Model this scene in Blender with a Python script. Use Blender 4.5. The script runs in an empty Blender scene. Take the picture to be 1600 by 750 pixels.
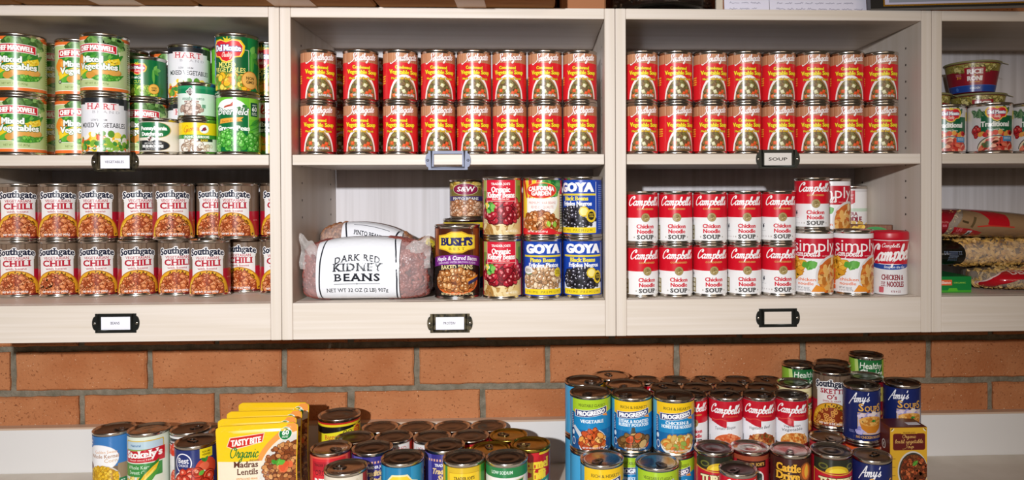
import bpy, math, random
from mathutils import Vector, Matrix
from mathutils.geometry import tessellate_polygon

S = bpy.context.scene
COL = S.collection
pi, sin, cos = math.pi, math.sin, math.cos

# ------------------------------------------------------------------ camera
F, CX, CY = 1087.6, 882.4, 311.2          # focal length and principal point for the 1600x750 frame
YAW, PIT, ROL = 0.0393, 0.0091, 0.0040
D, Z0 = 1.2637, 1.5                       # distance to the shelf fronts (plane y = 0), eye height

def _right_up_fwd():
    def tf(v):
        x, y, z = v
        x, y = cos(YAW)*x - sin(YAW)*y, sin(YAW)*x + cos(YAW)*y
        y, z = cos(PIT)*y - sin(PIT)*z, sin(PIT)*y + cos(PIT)*z
        x, z = cos(ROL)*x - sin(ROL)*z, sin(ROL)*x + cos(ROL)*z
        return x, y, z
    c = [tf(e) for e in ((1, 0, 0), (0, 1, 0), (0, 0, 1))]
    rows = [Vector((c[0][i], c[1][i], c[2][i])) for i in range(3)]
    return rows[0], rows[2], rows[1]
RIGHT, UP, FWD = _right_up_fwd()
CAM = Vector((0, -D, Z0))
cam = bpy.data.cameras.new('camera')
camo = bpy.data.objects.new('camera', cam)
COL.objects.link(camo)
camo.matrix_world = Matrix(((RIGHT.x, UP.x, -FWD.x, CAM.x), (RIGHT.y, UP.y, -FWD.y, CAM.y),
                            (RIGHT.z, UP.z, -FWD.z, CAM.z), (0, 0, 0, 1)))
cam.sensor_width = 36
cam.lens = F/1600*36
cam.shift_x = (800-CX)/1600
cam.shift_y = -(375-CY)/1600
cam.clip_start = 0.02
S.camera = camo

def ray(px, py):
    return FWD + RIGHT*((px-CX)/F) - UP*((py-CY)/F)
def at(px, py, y):                        # the point behind a pixel on the plane y
    r = ray(px, py)
    return CAM + r*((y+D)/r.y)
def onz(px, py, z):                       # the point behind a pixel on a level plane
    r = ray(px, py)
    return CAM + r*((z-Z0)/r.z)
def xat(px, y, z):                        # world x of a pixel column at depth y, height z
    py = 311.
    for _ in range(6):
        p = at(px, py, y)
        py += (p.z-z)*F/(y+D)
    return p.x
def proj(p):
    d = Vector(p)-CAM
    w = d.dot(FWD)
    return CX+F*d.dot(RIGHT)/w, CY-F*d.dot(UP)/w

# ------------------------------------------------------------------ light, world, exposure
S.view_settings.view_transform = 'Standard'
S.view_settings.look = 'None'
S.view_settings.gamma = 1
S.view_settings.use_curve_mapping = False
S.view_settings.exposure = 0.0
wd = bpy.data.worlds.new('world')
S.world = wd
wd.use_nodes = True
bg = wd.node_tree.nodes['Background']
bg.inputs[0].default_value = (1.0, 0.74, 0.50, 1)
bg.inputs[1].default_value = 0.05
def lamp(name, kind, loc, aim, energy, color, **kw):
    l = bpy.data.lights.new(name, kind)
    l.energy = energy
    l.color = color
    for k, v in kw.items():
        setattr(l, k, v)
    o = bpy.data.objects.new(name, l)
    COL.objects.link(o)
    o.location = loc
    o.rotation_euler = (Vector(aim)-Vector(loc)).to_track_quat('-Z', 'Y').to_euler()
    return o
lamp('flash_lamp', 'SPOT', (-0.43, -2.20, Z0+0.38), (-0.36, 0, Z0-0.24), 246, (0.95, 0.97, 1.0),
     spot_size=math.radians(79), spot_blend=1.0, shadow_soft_size=0.03)
lamp('room_light', 'AREA', (0.9, -2.8, Z0+0.7), (0.5, 0, Z0-0.2), 12, (1.0, 0.80, 0.60), shape='RECTANGLE', size=1.6, size_y=1.0)

# ------------------------------------------------------------------ materials
def lin(h):
    h = h.lstrip('#')
    if len(h) == 3: h = ''.join(c*2 for c in h)
    r = []
    for i in (0, 2, 4):
        c = int(h[i:i+2], 16)/255
        r.append(c/12.92 if c <= .04045 else ((c+.055)/1.055)**2.4)
    return r+[1.0]
def mat(name, color='#888888', rough=.5, metal=0., spec=.5, bump=None, var=None, trans=0., alpha=1.):
    m = bpy.data.materials.new(name)
    m.use_nodes = True
    nt = m.node_tree
    b = nt.nodes['Principled BSDF']
    c = lin(color)
    b.inputs['Base Color'].default_value = c
    b.inputs['Roughness'].default_value = rough
    b.inputs['Metallic'].default_value = metal
    b.inputs['Specular IOR Level'].default_value = spec
    b.inputs['Transmission Weight'].default_value = trans
    b.inputs['Alpha'].default_value = alpha
    if bump or var:
        tc = nt.nodes.new('ShaderNodeTexCoord')
        mp = nt.nodes.new('ShaderNodeMapping')
        nt.links.new(tc.outputs['Object'], mp.inputs[0])
    if var:                                # (scale xyz, second colour, contrast lo, hi)
        n = nt.nodes.new('ShaderNodeTexNoise')
        n.inputs['Scale'].default_value = 1
        n.inputs['Detail'].default_value = 5
        mp.inputs['Scale'].default_value = var[0]
        nt.links.new(mp.outputs[0], n.inputs[0])
        r = nt.nodes.new('ShaderNodeMapRange')
        r.inputs[1].default_value, r.inputs[2].default_value = var[2], var[3]
        nt.links.new(n.outputs[0], r.inputs[0])
        x = nt.nodes.new('ShaderNodeMix')
        x.data_type = 'RGBA'
        x.inputs['A'].default_value = c
        x.inputs['B'].default_value = lin(var[1])
        nt.links.new(r.outputs[0], x.inputs['Factor'])
        nt.links.new(x.outputs['Result'], b.inputs['Base Color'])
    if bump:                               # (scale, strength, distance)
        n2 = nt.nodes.new('ShaderNodeTexNoise')
        n2.inputs['Scale'].default_value = bump[0]
        n2.inputs['Detail'].default_value = 4
        nt.links.new(tc.outputs['Object'], n2.inputs[0])
        bp = nt.nodes.new('ShaderNodeBump')
        bp.inputs['Strength'].default_value = bump[1]
        bp.inputs['Distance'].default_value = bump[2]
        nt.links.new(n2.outputs[0], bp.inputs['Height'])
        nt.links.new(bp.outputs[0], b.inputs['Normal'])
    return m
def printed(name, rough, spec, bump=None):      # a surface printed in the mesh's own flat ink colours
    m = mat(name, '#ffffff', rough, spec=spec, bump=bump)
    a = m.node_tree.nodes.new('ShaderNodeAttribute')
    a.attribute_name = 'Ink'
    m.node_tree.links.new(a.outputs['Color'], m.node_tree.nodes['Principled BSDF'].inputs['Base Color'])
    return m
M_LABEL = printed('printed_paper_label', .27, .5)
M_CARD = printed('printed_card', .45, .35)
M_FILM = printed('printed_film', .2, .5, (60, .35, .004))
M_CUP = printed('printed_plastic_cup', .25, .5)
WOODC = ('#ded2c6', '#d2c4b3')
M_WH = mat('pale_wood_across', WOODC[0], .45, spec=.35, var=((2.2, 40, 130), WOODC[1], .38, .72))
M_WV = mat('pale_wood_upright', WOODC[0], .45, spec=.35, var=((110, 40, 1.6), WOODC[1], .38, .72))
M_BACK = mat('whitewashed_board', '#d5d0d2', .6, spec=.25, var=((90, 40, 1.5), '#c2bcbc', .4, .7))
M_HOLE = mat('dark_peg_hole', '#3b3027', .8)
M_TIN = mat('tin_metal', '#d6d0c8', .2, 1.0, bump=(300, .05, .0003))
M_LIDM = mat('dull_tin_lid', '#6f6a66', .33, 1.0, bump=(220, .08, .0003))
M_LIDS = mat('bright_tin_lid', '#c4bcb0', .24, 1.0, bump=(220, .08, .0003))
M_GOLD = mat('gold_tin', '#b8a040', .25, 1.0)
M_BRASS = mat('aged_brass', '#6b604a', .35, .9, var=((150, 150, 150), '#2b2a26', .35, .65))
M_CHROME = mat('chrome_metal', '#7a7d8c', .62, 1.0)
M_IRON = mat('dark_iron', '#3b3d3a', .35, .85)
M_PAPER = mat('white_paper', '#e9e7ee', .7, spec=.2)
M_INK = mat('dark_ink', '#4a4a55', .7, spec=.1)
M_BRICK = mat('fired_brick', '#ba7a50', .85, spec=.2, bump=(160, .6, .003), var=((190, 190, 190), '#6a3a20', .60, .72))
def _brick_tones(m):                      # slow drifts of tone and pale specks on top of the dark pits
    nt = m.node_tree
    b = nt.nodes['Principled BSDF']
    src = b.inputs['Base Color'].links[0].from_socket
    tc = nt.nodes.new('ShaderNodeTexCoord')
    for sc, col, lo, hi, k in ((9, '#a8633a', .42, .68, .75), (260, '#e2c3a0', .69, .74, .7)):
        n = nt.nodes.new('ShaderNodeTexNoise')
        n.inputs['Scale'].default_value = sc
        n.inputs['Detail'].default_value = 6 if sc < 20 else 2
        nt.links.new(tc.outputs['Object'], n.inputs[0])
        r = nt.nodes.new('ShaderNodeMapRange')
        r.inputs[1].default_value, r.inputs[2].default_value, r.inputs[4].default_value = lo, hi, k
        nt.links.new(n.outputs[0], r.inputs[0])
        x = nt.nodes.new('ShaderNodeMix')
        x.data_type = 'RGBA'
        nt.links.new(src, x.inputs['A'])
        x.inputs['B'].default_value = lin(col)
        nt.links.new(r.outputs[0], x.inputs['Factor'])
        src = x.outputs['Result']
    nt.links.new(src, b.inputs['Base Color'])
_brick_tones(M_BRICK)
M_MORTAR = mat('grey_mortar', '#8a8171', .95, spec=.1, bump=(200, .8, .004), var=((60, 60, 60), '#6d6656', .35, .7))
M_LAM = mat('white_laminate', '#e2dfdc', .35, spec=.4)
M_COUNTER = mat('beige_counter', '#ddd2c3', .3, spec=.45, var=((14, 14, 14), '#d3c7b6', .4, .65))
M_EDGE = mat('tan_laminate_edge', '#c9ad95', .4)
M_KRAFT = mat('brown_cardboard', '#a5713f', .8, spec=.15, var=((8, 60, 8), '#96652f', .4, .7))
M_KRAFT2 = mat('red_brown_cardboard', '#a06a48', .8, spec=.15)
M_TAPE = mat('tan_parcel_tape', '#c9a07c', .35)
M_SEAM = mat('dark_box_seam', '#3a2412', .9)
M_BLACK = mat('black_lacquer', '#141414', .3)
M_FGOLD = mat('gold_leaf', '#d9a63c', .25, 1.0)
M_GLASSP = mat('picture_glass', '#8f939b', .08, spec=.6)
M_MOUNT = mat('lilac_mount_board', '#b9b6cc', .6)
M_STONE = mat('dark_granules', '#2a1a12', .35, spec=.6)
M_STONE2 = mat('brown_granules', '#57402c', .35, spec=.6)
M_GLASS = mat('clear_glass', '#ffffff', .02, trans=1.0)
M_FILMC = mat('clear_bag_film', '#ffffff', .12, spec=.6, alpha=.16, bump=(45, .7, .008))
M_FILMD = mat('folded_bag_film', '#f2ece8', .2, spec=.6, alpha=.34, bump=(70, .8, .008))
M_POST = mat('beige_post_paint', '#c6b8a5', .5)
M_BEANP = mat('speckled_pinto_bean', '#a8714a', .45, var=((160, 160, 160), '#7a4427', .42, .62))
M_BEANK = mat('dark_red_bean', '#a05a50', .4, var=((60, 60, 60), '#7a3a36', .4, .65))
M_PASTA = mat('egg_noodle', '#d2a354', .5)
M_PASTA2 = mat('pale_pasta', '#c7a262', .5)
M_FOIL = mat('pale_pouch_backing', '#c9c4be', .35, .3)

# ------------------------------------------------------------------ object helpers
def link(name, me, parent=None, loc=None):
    o = bpy.data.objects.new(name, me)
    COL.objects.link(o)
    if parent: o.parent = parent
    if loc is not None: o.location = loc
    return o
def thing(name, label, cat, loc=(0, 0, 0), rz=0., group=None):
    o = bpy.data.objects.new(name, None)
    COL.objects.link(o)
    o.empty_display_size = .02
    o.location = loc
    o.rotation_euler = (0, 0, rz)
    o['label'] = label
    o['category'] = cat
    if group: o['group'] = group
    return o
class MB:                                  # collects faces into one mesh
    def __init__(s): s.v = []; s.f = []; s.m = []; s.sm = []
    def quadbox(s, c, mi=0):               # 8 corners: bottom ring then top ring
        n = len(s.v); s.v += [tuple(p) for p in c]
        for q in ((3, 2, 1, 0), (4, 5, 6, 7), (0, 1, 5, 4), (1, 2, 6, 5), (2, 3, 7, 6), (3, 0, 4, 7)):
            s.f.append([n+i for i in q]); s.m.append(mi); s.sm.append(False)
        return s
    def box(s, a, b, mi=0):
        (x0, y0, z0), (x1, y1, z1) = a, b
        return s.quadbox([(x0, y0, z0), (x1, y0, z0), (x1, y1, z0), (x0, y1, z0), (x0, y0, z1), (x1, y0, z1), (x1, y1, z1), (x0, y1, z1)], mi)
    def bevbox(s, a, b, r=.0012, mi=0):    # a box with its vertical and front edges eased
        (x0, y0, z0), (x1, y1, z1) = a, b
        n = len(s.v)
        rings = [(z0, r), (z0+r, 0), (z1-r, 0), (z1, r)]
        for z, i in rings:
            s.v += [(x0+r, y0+i, z), (x1-r, y0+i, z), (x1-i, y0+r, z), (x1-i, y1-r, z), (x1-r, y1-i, z), (x0+r, y1-i, z), (x0+i, y1-r, z), (x0+i, y0+r, z)]
        for k in range(3):
            for i in range(8):
                j = (i+1) % 8
                s.f.append([n+k*8+i, n+k*8+j, n+k*8+8+j, n+k*8+8+i]); s.m.append(mi); s.sm.append(False)
        s.f.append([n+i for i in range(7, -1, -1)]); s.m.append(mi); s.sm.append(False)
        s.f.append([n+24+i for i in range(8)]); s.m.append(mi); s.sm.append(False)
        return s
    def lathe(s, prof, seg=48, mi=0, cx=0, cy=0, smooth=True, sx=1., sy=1.):
        n = len(s.v); k = len(prof)
        for r, z in prof:
            for i in range(seg):
                a = 2*pi*i/seg
                s.v.append((cx+r*cos(a)*sx, cy+r*sin(a)*sy, z))
        for j in range(k-1):
            for i in range(seg):
                i2 = (i+1) % seg
                s.f.append([n+j*seg+i, n+j*seg+i2, n+(j+1)*seg+i2, n+(j+1)*seg+i]); s.m.append(mi); s.sm.append(smooth)
        if prof[-1][0] > 1e-6:
            s.f.append([n+(k-1)*seg+i for i in range(seg)]); s.m.append(mi); s.sm.append(False)
        if prof[0][0] > 1e-6:
            s.f.append([n+i for i in range(seg-1, -1, -1)]); s.m.append(mi); s.sm.append(False)
        return s
    def tube(s, pts, r, seg=8, mi=0, closed=False):
        n = len(s.v); P = [Vector(p) for p in pts]; k = len(P)
        for i, p in enumerate(P):
            t = (P[(i+1) % k if closed else min(i+1, k-1)]-P[(i-1) % k if closed else max(i-1, 0)]).normalized()
            u = t.cross(Vector((0, 0, 1)))
            if u.length < .05: u = t.cross(Vector((0, 1, 0)))
            u.normalize(); w = u.cross(t)
            for j in range(seg):
                a = 2*pi*j/seg
                s.v.append(tuple(p+u*(r*cos(a))+w*(r*sin(a))))
        for i in range(k if closed else k-1):
            for j in range(seg):
                i2 = (i+1) % k; j2 = (j+1) % seg
                s.f.append([n+i*seg+j, n+i*seg+j2, n+i2*seg+j2, n+i2*seg+j]); s.m.append(mi); s.sm.append(True)
        if not closed:
            s.f.append([n+j for j in range(seg)]); s.m.append(mi); s.sm.append(True)
            s.f.append([n+(k-1)*seg+j for j in range(seg-1, -1, -1)]); s.m.append(mi); s.sm.append(True)
        return s
    def grid(s, fn, nu, nv, mi=0, smooth=True):     # fn(a, b) with a, b in 0..1
        n = len(s.v)
        for j in range(nv+1):
            for i in range(nu+1): s.v.append(tuple(fn(i/nu, j/nv)))
        for j in range(nv):
            for i in range(nu):
                a = n+j*(nu+1)+i
                s.f.append([a, a+1, a+nu+2, a+nu+1]); s.m.append(mi); s.sm.append(smooth)
        return s
    def ellipsoid(s, c, r, rot=None, nu=10, nv=6, mi=0, bend=0.):
        def fn(a, b):
            th, ph = 2*pi*a, pi*(b-.5)
            v = Vector((r[0]*sin(ph), r[1]*cos(ph)*cos(th), r[2]*cos(ph)*sin(th)))
            v.z += bend*(v.x/r[0])**2
            if rot is not None: v = rot @ v
            return Vector(c)+v
        return s.grid(fn, nu, nv, mi)
    def mesh(s, name, mats):
        me = bpy.data.meshes.new(name)
        me.from_pydata(s.v, [], s.f)
        for m in (mats if isinstance(mats, (list, tuple)) else [mats]): me.materials.append(m)
        me.polygons.foreach_set('material_index', s.m)
        me.polygons.foreach_set('use_smooth', s.sm)
        me.update()
        return me
    def build(s, name, mats, parent=None, loc=None):
        return link(name, s.mesh(name, mats), parent, loc)

# ------------------------------------------------------------------ lettering: glyphs of the built-in font as triangles
GL = {}
_fc = bpy.data.curves.new('glyph', 'FONT')
_fc.resolution_u = 2
_fo = bpy.data.objects.new('glyph', _fc)
COL.objects.link(_fo)
def _shape(t, off):
    _fc.body = t
    _fc.offset = off
    dg = bpy.context.evaluated_depsgraph_get()
    me = bpy.data.meshes.new_from_object(_fo.evaluated_get(dg))
    vs = [(v.co.x, v.co.y) for v in me.vertices]
    fs = [tuple(p.vertices) for p in me.polygons]
    bpy.data.meshes.remove(me)
    return vs, fs
def _maxx(t, off=0): return max(v[0] for v in _shape(t, off)[0])
CAP = max(v[1] for v in _shape('H', 0)[0])
XH = max(v[1] for v in _shape('x', 0)[0])/CAP
_I = _maxx('I')
def glyph(c, off=0., serif=0.):
    if c in 'geB8&%$': off = min(off, .014)
    k = (c, off, serif)
    if k in GL: return GL[k]
    adv = (_maxx(c+'I')-_I)/CAP
    if c == ' ':
        GL[k] = ([], adv); return GL[k]
    vs, fs = _shape(c, off)
    vs = [(x/CAP, y/CAP) for x, y in vs]
    tris = []
    for f in fs:
        for i in range(1, len(f)-1): tris.append((vs[f[0]], vs[f[i]], vs[f[i+1]], 0))
    if serif:
        cnt = {}
        for f in fs:
            for i in range(len(f)):
                e = tuple(sorted((f[i], f[(i+1) % len(f)])))
                cnt[e] = cnt.get(e, 0)+1
        o = off/CAP
        for (a, b), n in cnt.items():
            if n != 1: continue
            (x0, y0), (x1, y1) = vs[a], vs[b]
            if abs(y0-y1) > .01: continue
            if x0 > x1: x0, x1 = x1, x0
            if not .06 < x1-x0 < .36+2*o: continue
            for base, sg in ((-o, 1), (1+o, -1), (XH+o, -1), (1.06+o, -1)):
                if abs(y0-base) < .03:
                    if sg == -1 and base < .9 and c not in 'imnpruvwxyk': continue
                    h = .13*sg
                    l, r = x0-serif, x1+serif
                    tris += [((l, y0), (r, y0), (r, y0+h), 1), ((l, y0), (r, y0+h), (l, y0+h), 1)]
                    break
    GL[k] = (tris, adv)
    return GL[k]

# a small joined-up hand, x-height 1, for script lettering
HAND = {
 'a': (1.05, [[(.78, .8), (.45, 1), (.1, .7), (.1, .25), (.35, 0), (.65, .3), (.78, .98)], [(.78, .98), (.72, .3), (.85, .02), (1.1, .25)]]),
 'm': (1.5, [[(0, .75), (.12, .97), (.2, .7), (.14, 0)], [(.16, .5), (.42, .97), (.6, .8), (.56, 0)], [(.58, .5), (.86, .97), (1.04, .8), (1.0, .2), (1.1, .02), (1.4, .3)]]),
 'n': (1.1, [[(0, .75), (.12, .97), (.2, .7), (.14, 0)], [(.16, .5), (.45, .97), (.62, .8), (.6, .2), (.7, .02), (1.0, .3)]]),
 'p': (1.0, [[(.02, .75), (.15, .97), (.2, .5), (.06, -.85)], [(.14, .3), (.32, .9), (.62, .95), (.78, .6), (.62, .1), (.35, 0), (.2, .15)], [(.62, .08), (1.0, .2)]]),
 'b': (.85, [[(0, .3), (.28, 1.2), (.32, 1.75), (.15, 1.8), (.08, 1.2), (.08, .3), (.32, 0), (.62, .15), (.7, .6), (.5, .88), (.36, .75), (.85, .7)]]),
 'e': (.78, [[(0, .35), (.38, .55), (.56, .8), (.4, 1), (.15, .85), (.08, .4), (.27, .02), (.55, .05), (.8, .3)]]),
 'l': (.5, [[(0, .3), (.3, 1.2), (.34, 1.75), (.18, 1.8), (.1, 1.2), (.1, .3), (.27, 0), (.52, .25)]]),
 's': (.68, [[(0, .2), (.38, .97), (.34, .6), (.54, .3), (.38, 0), (.05, .1)], [(.38, 0), (.7, .25)]]),
 "'": (.22, [[(.18, 1.95), (.12, 1.5)]]),
 'o': (.85, [[(.45, 1), (.1, .6), (.2, .1), (.5, .05), (.7, .5), (.5, 1), (.45, .85), (.88, .8)]]),
 'u': (1.0, [[(0, .8), (.1, .98), (.1, .3), (.3, 0), (.6, .4), (.7, .98)], [(.7, .98), (.66, .3), (.8, 0), (1.02, .25)]]),
 't': (.6, [[(.28, 1.6), (.15, .3), (.32, 0), (.6, .25)], [(-.08, 1.08), (.55, 1.12)]]),
 'h': (.95, [[(.05, .3), (.32, 1.4), (.32, 1.75), (.18, 1.75), (.1, 0)], [(.12, .5), (.4, .97), (.58, .8), (.55, .2), (.66, 0), (.95, .25)]]),
 'g': (1.0, [[(.72, .8), (.42, 1), (.1, .7), (.1, .3), (.35, .08), (.65, .4), (.75, .98)], [(.75, .98), (.68, -.4), (.42, -.85), (.2, -.6), (.6, -.1), (1.0, .25)]]),
 'r': (.75, [[(0, .3), (.2, .9), (.25, 1.15), (.35, .9), (.55, .9), (.48, .3), (.55, 0), (.78, .25)]]),
 'i': (.45, [[(0, .4), (.15, .97), (.12, .2), (.22, 0), (.45, .25)], [(.2, 1.4), (.24, 1.46)]]),
 'c': (.75, [[(.6, .75), (.45, 1), (.15, .75), (.1, .3), (.3, 0), (.5, .05), (.78, .3)]]),
 'y': (1.0, [[(0, .8), (.1, .97), (.12, .35), (.32, .1), (.6, .5), (.7, .98)], [(.7, .98), (.62, -.1), (.42, -.8), (.18, -.6), (.5, -.1), (1.0, .25)]]),
 'k': (.9, [[(.05, .3), (.3, 1.3), (.3, 1.75), (.16, 1.75), (.1, 0)], [(.12, .4), (.55, .95), (.5, .6), (.25, .5), (.6, .02), (.9, .25)]]),
 'd': (1.05, [[(.72, .8), (.42, 1), (.1, .7), (.1, .25), (.35, 0), (.65, .3), (.78, 1.0), (.84, 1.8)], [(.84, 1.8), (.74, .3), (.85, .02), (1.1, .25)]]),
 'C': (1.25, [[(.95, 1.5), (1.02, 1.8), (1.2, 1.9), (1.18, 1.5)], [(1.2, 1.9), (.9, 2.1), (.4, 1.75), (.05, .95), (.15, .2), (.55, -.05), (.95, .25), (1.25, .55)]]),
 'S': (1.5, [[(1.35, 1.5), (1.55, 1.9), (1.35, 2.35), (.95, 2.3), (.75, 1.85), (.95, 1.3), (1.1, .7), (.8, .1), (.2, -.25), (-.5, -.55)], [(-.75, -.35), (-.5, -.55), (-.1, -.45)]]),
 'A': (1.4, [[(-.3, -.5), (0, .2), (.5, 1.2), (.95, 2.2), (1.0, 1.2), (1.1, .05), (1.4, .25)], [(.25, .75), (1.2, .9)]]),
 'O': (1.5, [[(.9, 1.9), (.3, 1.7), (.05, .9), (.3, .15), (.8, .05), (1.25, .7), (1.2, 1.6), (.85, 1.9), (.8, 1.5), (1.5, 1.5)]]),
 'M': (1.8, [[(0, .1), (.2, 1.0), (.35, 1.9), (.6, 1.0), (.75, .1), (1.1, 1.2), (1.4, 1.9), (1.4, 1.0), (1.45, .1), (1.75, .3)]]),
 'G': (1.3, [[(1.1, 1.6), (.8, 1.95), (.3, 1.6), (.05, .8), (.3, .1), (.8, .1), (1.0, .8), (.6, .8)], [(1.0, .8), (1.0, -.2), (.6, -.6)]]),
 ' ': (.6, []),
}
def catmull(P, n=5):
    if len(P) < 3: return P
    Q = [P[0]]+list(P)+[P[-1]]
    out = []
    for i in range(1, len(Q)-2):
        a, b, c, d = Q[i-1], Q[i], Q[i+1], Q[i+2]
        for k in range(n):
            t = k/n
            out.append(tuple(.5*(2*b[j]+(c[j]-a[j])*t+(2*a[j]-5*b[j]+4*c[j]-d[j])*t*t+(3*b[j]-a[j]-3*c[j]+d[j])*t**3) for j in (0, 1)))
    return out+[P[-1]]

# ------------------------------------------------------------------ a printed sheet: flat inked shapes in layers, wrapped on whatever carries it
INKC = {}
def ink(h):
    if h not in INKC: INKC[h] = lin(h)
    return INKC[h]
class Sheet:
    def __init__(s): s.t = []; s.z = 0
    def tri(s, a, b, c, col, dz=0):
        if (b[0]-a[0])*(c[1]-a[1])-(b[1]-a[1])*(c[0]-a[0]) < 0: b, c = c, b
        s.t.append((s.z, dz, a, b, c, col))
    def fan(s, pts, col, dz=0):
        for i in range(1, len(pts)-1): s.tri(pts[0], pts[i], pts[i+1], col, dz)
    def poly(s, pts, col):
        s.z += 1
        if len(pts) < 5: s.fan(pts, col); return s
        for q in tessellate_polygon([[Vector((p[0], p[1], 0)) for p in pts]]): s.tri(*[pts[i] for i in q], col)
        return s
    def rect(s, u0, v0, u1, v1, col): return s.poly([(u0, v0), (u1, v0), (u1, v1), (u0, v1)], col)
    def ell(s, u, v, ru, rv, col, n=28, a0=0., a1=2*pi):
        s.z += 1; s.fan([(u+ru*cos(a0+(a1-a0)*i/n), v+rv*sin(a0+(a1-a0)*i/n)) for i in range(n+(0 if a1-a0 > 6.28 else 1))], col); return s
    def rrect(s, u0, v0, u1, v1, r, col):
        p = []
        for cx, cy, a in ((u1-r, v0+r, -pi/2), (u1-r, v1-r, 0), (u0+r, v1-r, pi/2), (u0+r, v0+r, pi)):
            p += [(cx+r*cos(a+pi/2*i/4), cy+r*sin(a+pi/2*i/4)) for i in range(5)]
        return s.poly(p, col)
    def band(s, u0, u1, f0, f1, col, n=12):     # strip between two curves of u
        s.z += 1
        for i in range(n):
            a, b = u0+(u1-u0)*i/n, u0+(u1-u0)*(i+1)/n
            s.fan([(a, f0(a)), (b, f0(b)), (b, f1(b)), (a, f1(a))], col)
        return s
    def text(s, t, u, v, h, col, w=None, b=.012, sh=0., ol=None, arc=0., serif=0., sp=0., al='c', slope=0., st=0.):
        gl = [glyph(c, b, serif) for c in t]
        W = sum(g[1] for g in gl)+sp*(len(t)-1)
        k = h*(w/(W*h) if w else 1.)
        x = {'c': -W/2, 'l': 0., 'r': -W}[al]
        T = []
        for tr, adv in gl:
            for q in tr:
                p = []
                for (a, c) in q[:3]:
                    U = (x+a)*k+sh*c*h
                    p.append((u+U, v+c*h+arc*U*U+slope*U))
                T.append((p, q[3]*.25))
            x += adv+sp
        if ol:
            s.z += 1
            d = ol[1]
            for i in range(8):
                du, dv = d*cos(pi*i/4), d*sin(pi*i/4)
                for p, e in T: s.tri(*[(a+du, c+dv) for a, c in p], ol[0], i*.5+e)
        s.z += 1
        for i, du in enumerate((0,) if not st else (-st, 0, st)):
            for p, e in T: s.tri(*[(a+du, c) for a, c in p], col, i*.5+e)
        return s
    def hand(s, t, u, v, h, col, w=None, wt=.2, sh=.25, arc=0., slope=0., ol=None):
        P = []
        x = 0.
        for c in t:
            adv, ps = HAND.get(c) or HAND.get(c.lower()) or HAND['O' if c == 'Q' else 'l' if c == 'J' else 'u']
            for p in ps: P.append([(x+a, b) for a, b in catmull(p)])
            x += adv
        k = w/x if w else h
        rib = []
        for p in P:
            q = [((a-x/2)*k+sh*b*h, b*h) for a, b in p]
            q = [(u+a, v+b+arc*a*a+slope*a) for a, b in q]
            for i in range(len(q)-1):
                (x0, y0), (x1, y1) = q[i], q[i+1]
                dx, dy = x1-x0, y1-y0
                L = math.hypot(dx, dy) or 1e-9
                ww = wt*h*(.55+.45*abs(sin(math.atan2(dy, dx)-.5)))
                nx, ny = -dy/L*ww/2, dx/L*ww/2
                ex, ey = dx/L*ww*.3, dy/L*ww*.3
                rib.append([(x0-ex+nx, y0-ey+ny), (x0-ex-nx, y0-ey-ny), (x1+ex-nx, y1+ey-ny), (x1+ex+nx, y1+ey+ny)])
        if ol:
            s.z += 1
            for i in range(8):
                du, dv = ol[1]*cos(pi*i/4)+ol[2], ol[1]*sin(pi*i/4)+ol[3]
                for j, r in enumerate(rib): s.fan([(a+du, b+dv) for a, b in r], ol[0], i*.6+(j % 3)*.2)
        s.z += 1
        for j, r in enumerate(rib): s.fan(r, col, (j % 7)*.25)
        return s
    def line(s, pts, wd, col):
        s.z += 1
        for i, ((x0, y0), (x1, y1)) in enumerate(zip(pts, pts[1:])):
            dx, dy = x1-x0, y1-y0
            L = math.hypot(dx, dy) or 1e-9
            nx, ny = -dy/L*wd/2, dx/L*wd/2
            s.fan([(x0+nx, y0+ny), (x0-nx, y0-ny), (x1-nx, y1-ny), (x1+nx, y1+ny)], col, (i % 3)*.25)
        return s
    def bits(s, u, v, ru, rv, r, cols, n, seed=1, asp=1.5, edge=None, shine=None, vmin=-1e9, vmax=1e9, sides=8):
        rnd = random.Random(seed)
        s.z += 1
        for i in range(n):
            for _ in range(20):
                a, q = rnd.uniform(-1, 1), rnd.uniform(-1, 1)
                if a*a+q*q < 1 and vmin < v+q*rv < vmax: break
            x, y, th = u+a*ru, v+q*rv, rnd.uniform(0, pi)
            rr = r*rnd.uniform(.8, 1.2)
            c = cols[rnd.randrange(len(cols))]
            k = ((i*5) % 13)*.6
            def e(f, du=0., dv=0., sq=1.):
                return [(x+du+f*rr*(cos(2*pi*j/sides)*asp*cos(th)-sin(2*pi*j/sides)*sin(th)*sq), y+dv+f*rr*(cos(2*pi*j/sides)*asp*sin(th)+sin(2*pi*j/sides)*cos(th)*sq)) for j in range(sides)]
            if edge: s.fan(e(1.22), edge, k)
            s.fan(e(1.), c, k+.2)
            if shine: s.fan(e(.34, -.2*rr, .3*rr), shine, k+.4)
        return s
    def wrap(s, name, fn, material, ustep=None, vstep=None, vlim=None):
        V, Fc, C_ = [], [], []
        bb = {}                             # stack only what overlaps: the lowest layer each inked shape can lie on
        top = {}
        for z, dz, a, b, c, col in s.t:
            top[z] = max(top.get(z, 0), dz)
            q = bb.setdefault(z, [1e9, 1e9, -1e9, -1e9])
            for p in (a, b, c):
                q[0] = min(q[0], p[0]); q[1] = min(q[1], p[1]); q[2] = max(q[2], p[0]); q[3] = max(q[3], p[1])
        lay = {}
        for z in sorted(bb):
            q = bb[z]
            lay[z] = max([lay[y]+top[y]+1 for y in lay if bb[y][0] < q[2] and bb[y][2] > q[0] and bb[y][1] < q[3] and bb[y][3] > q[1]], default=1)
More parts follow.
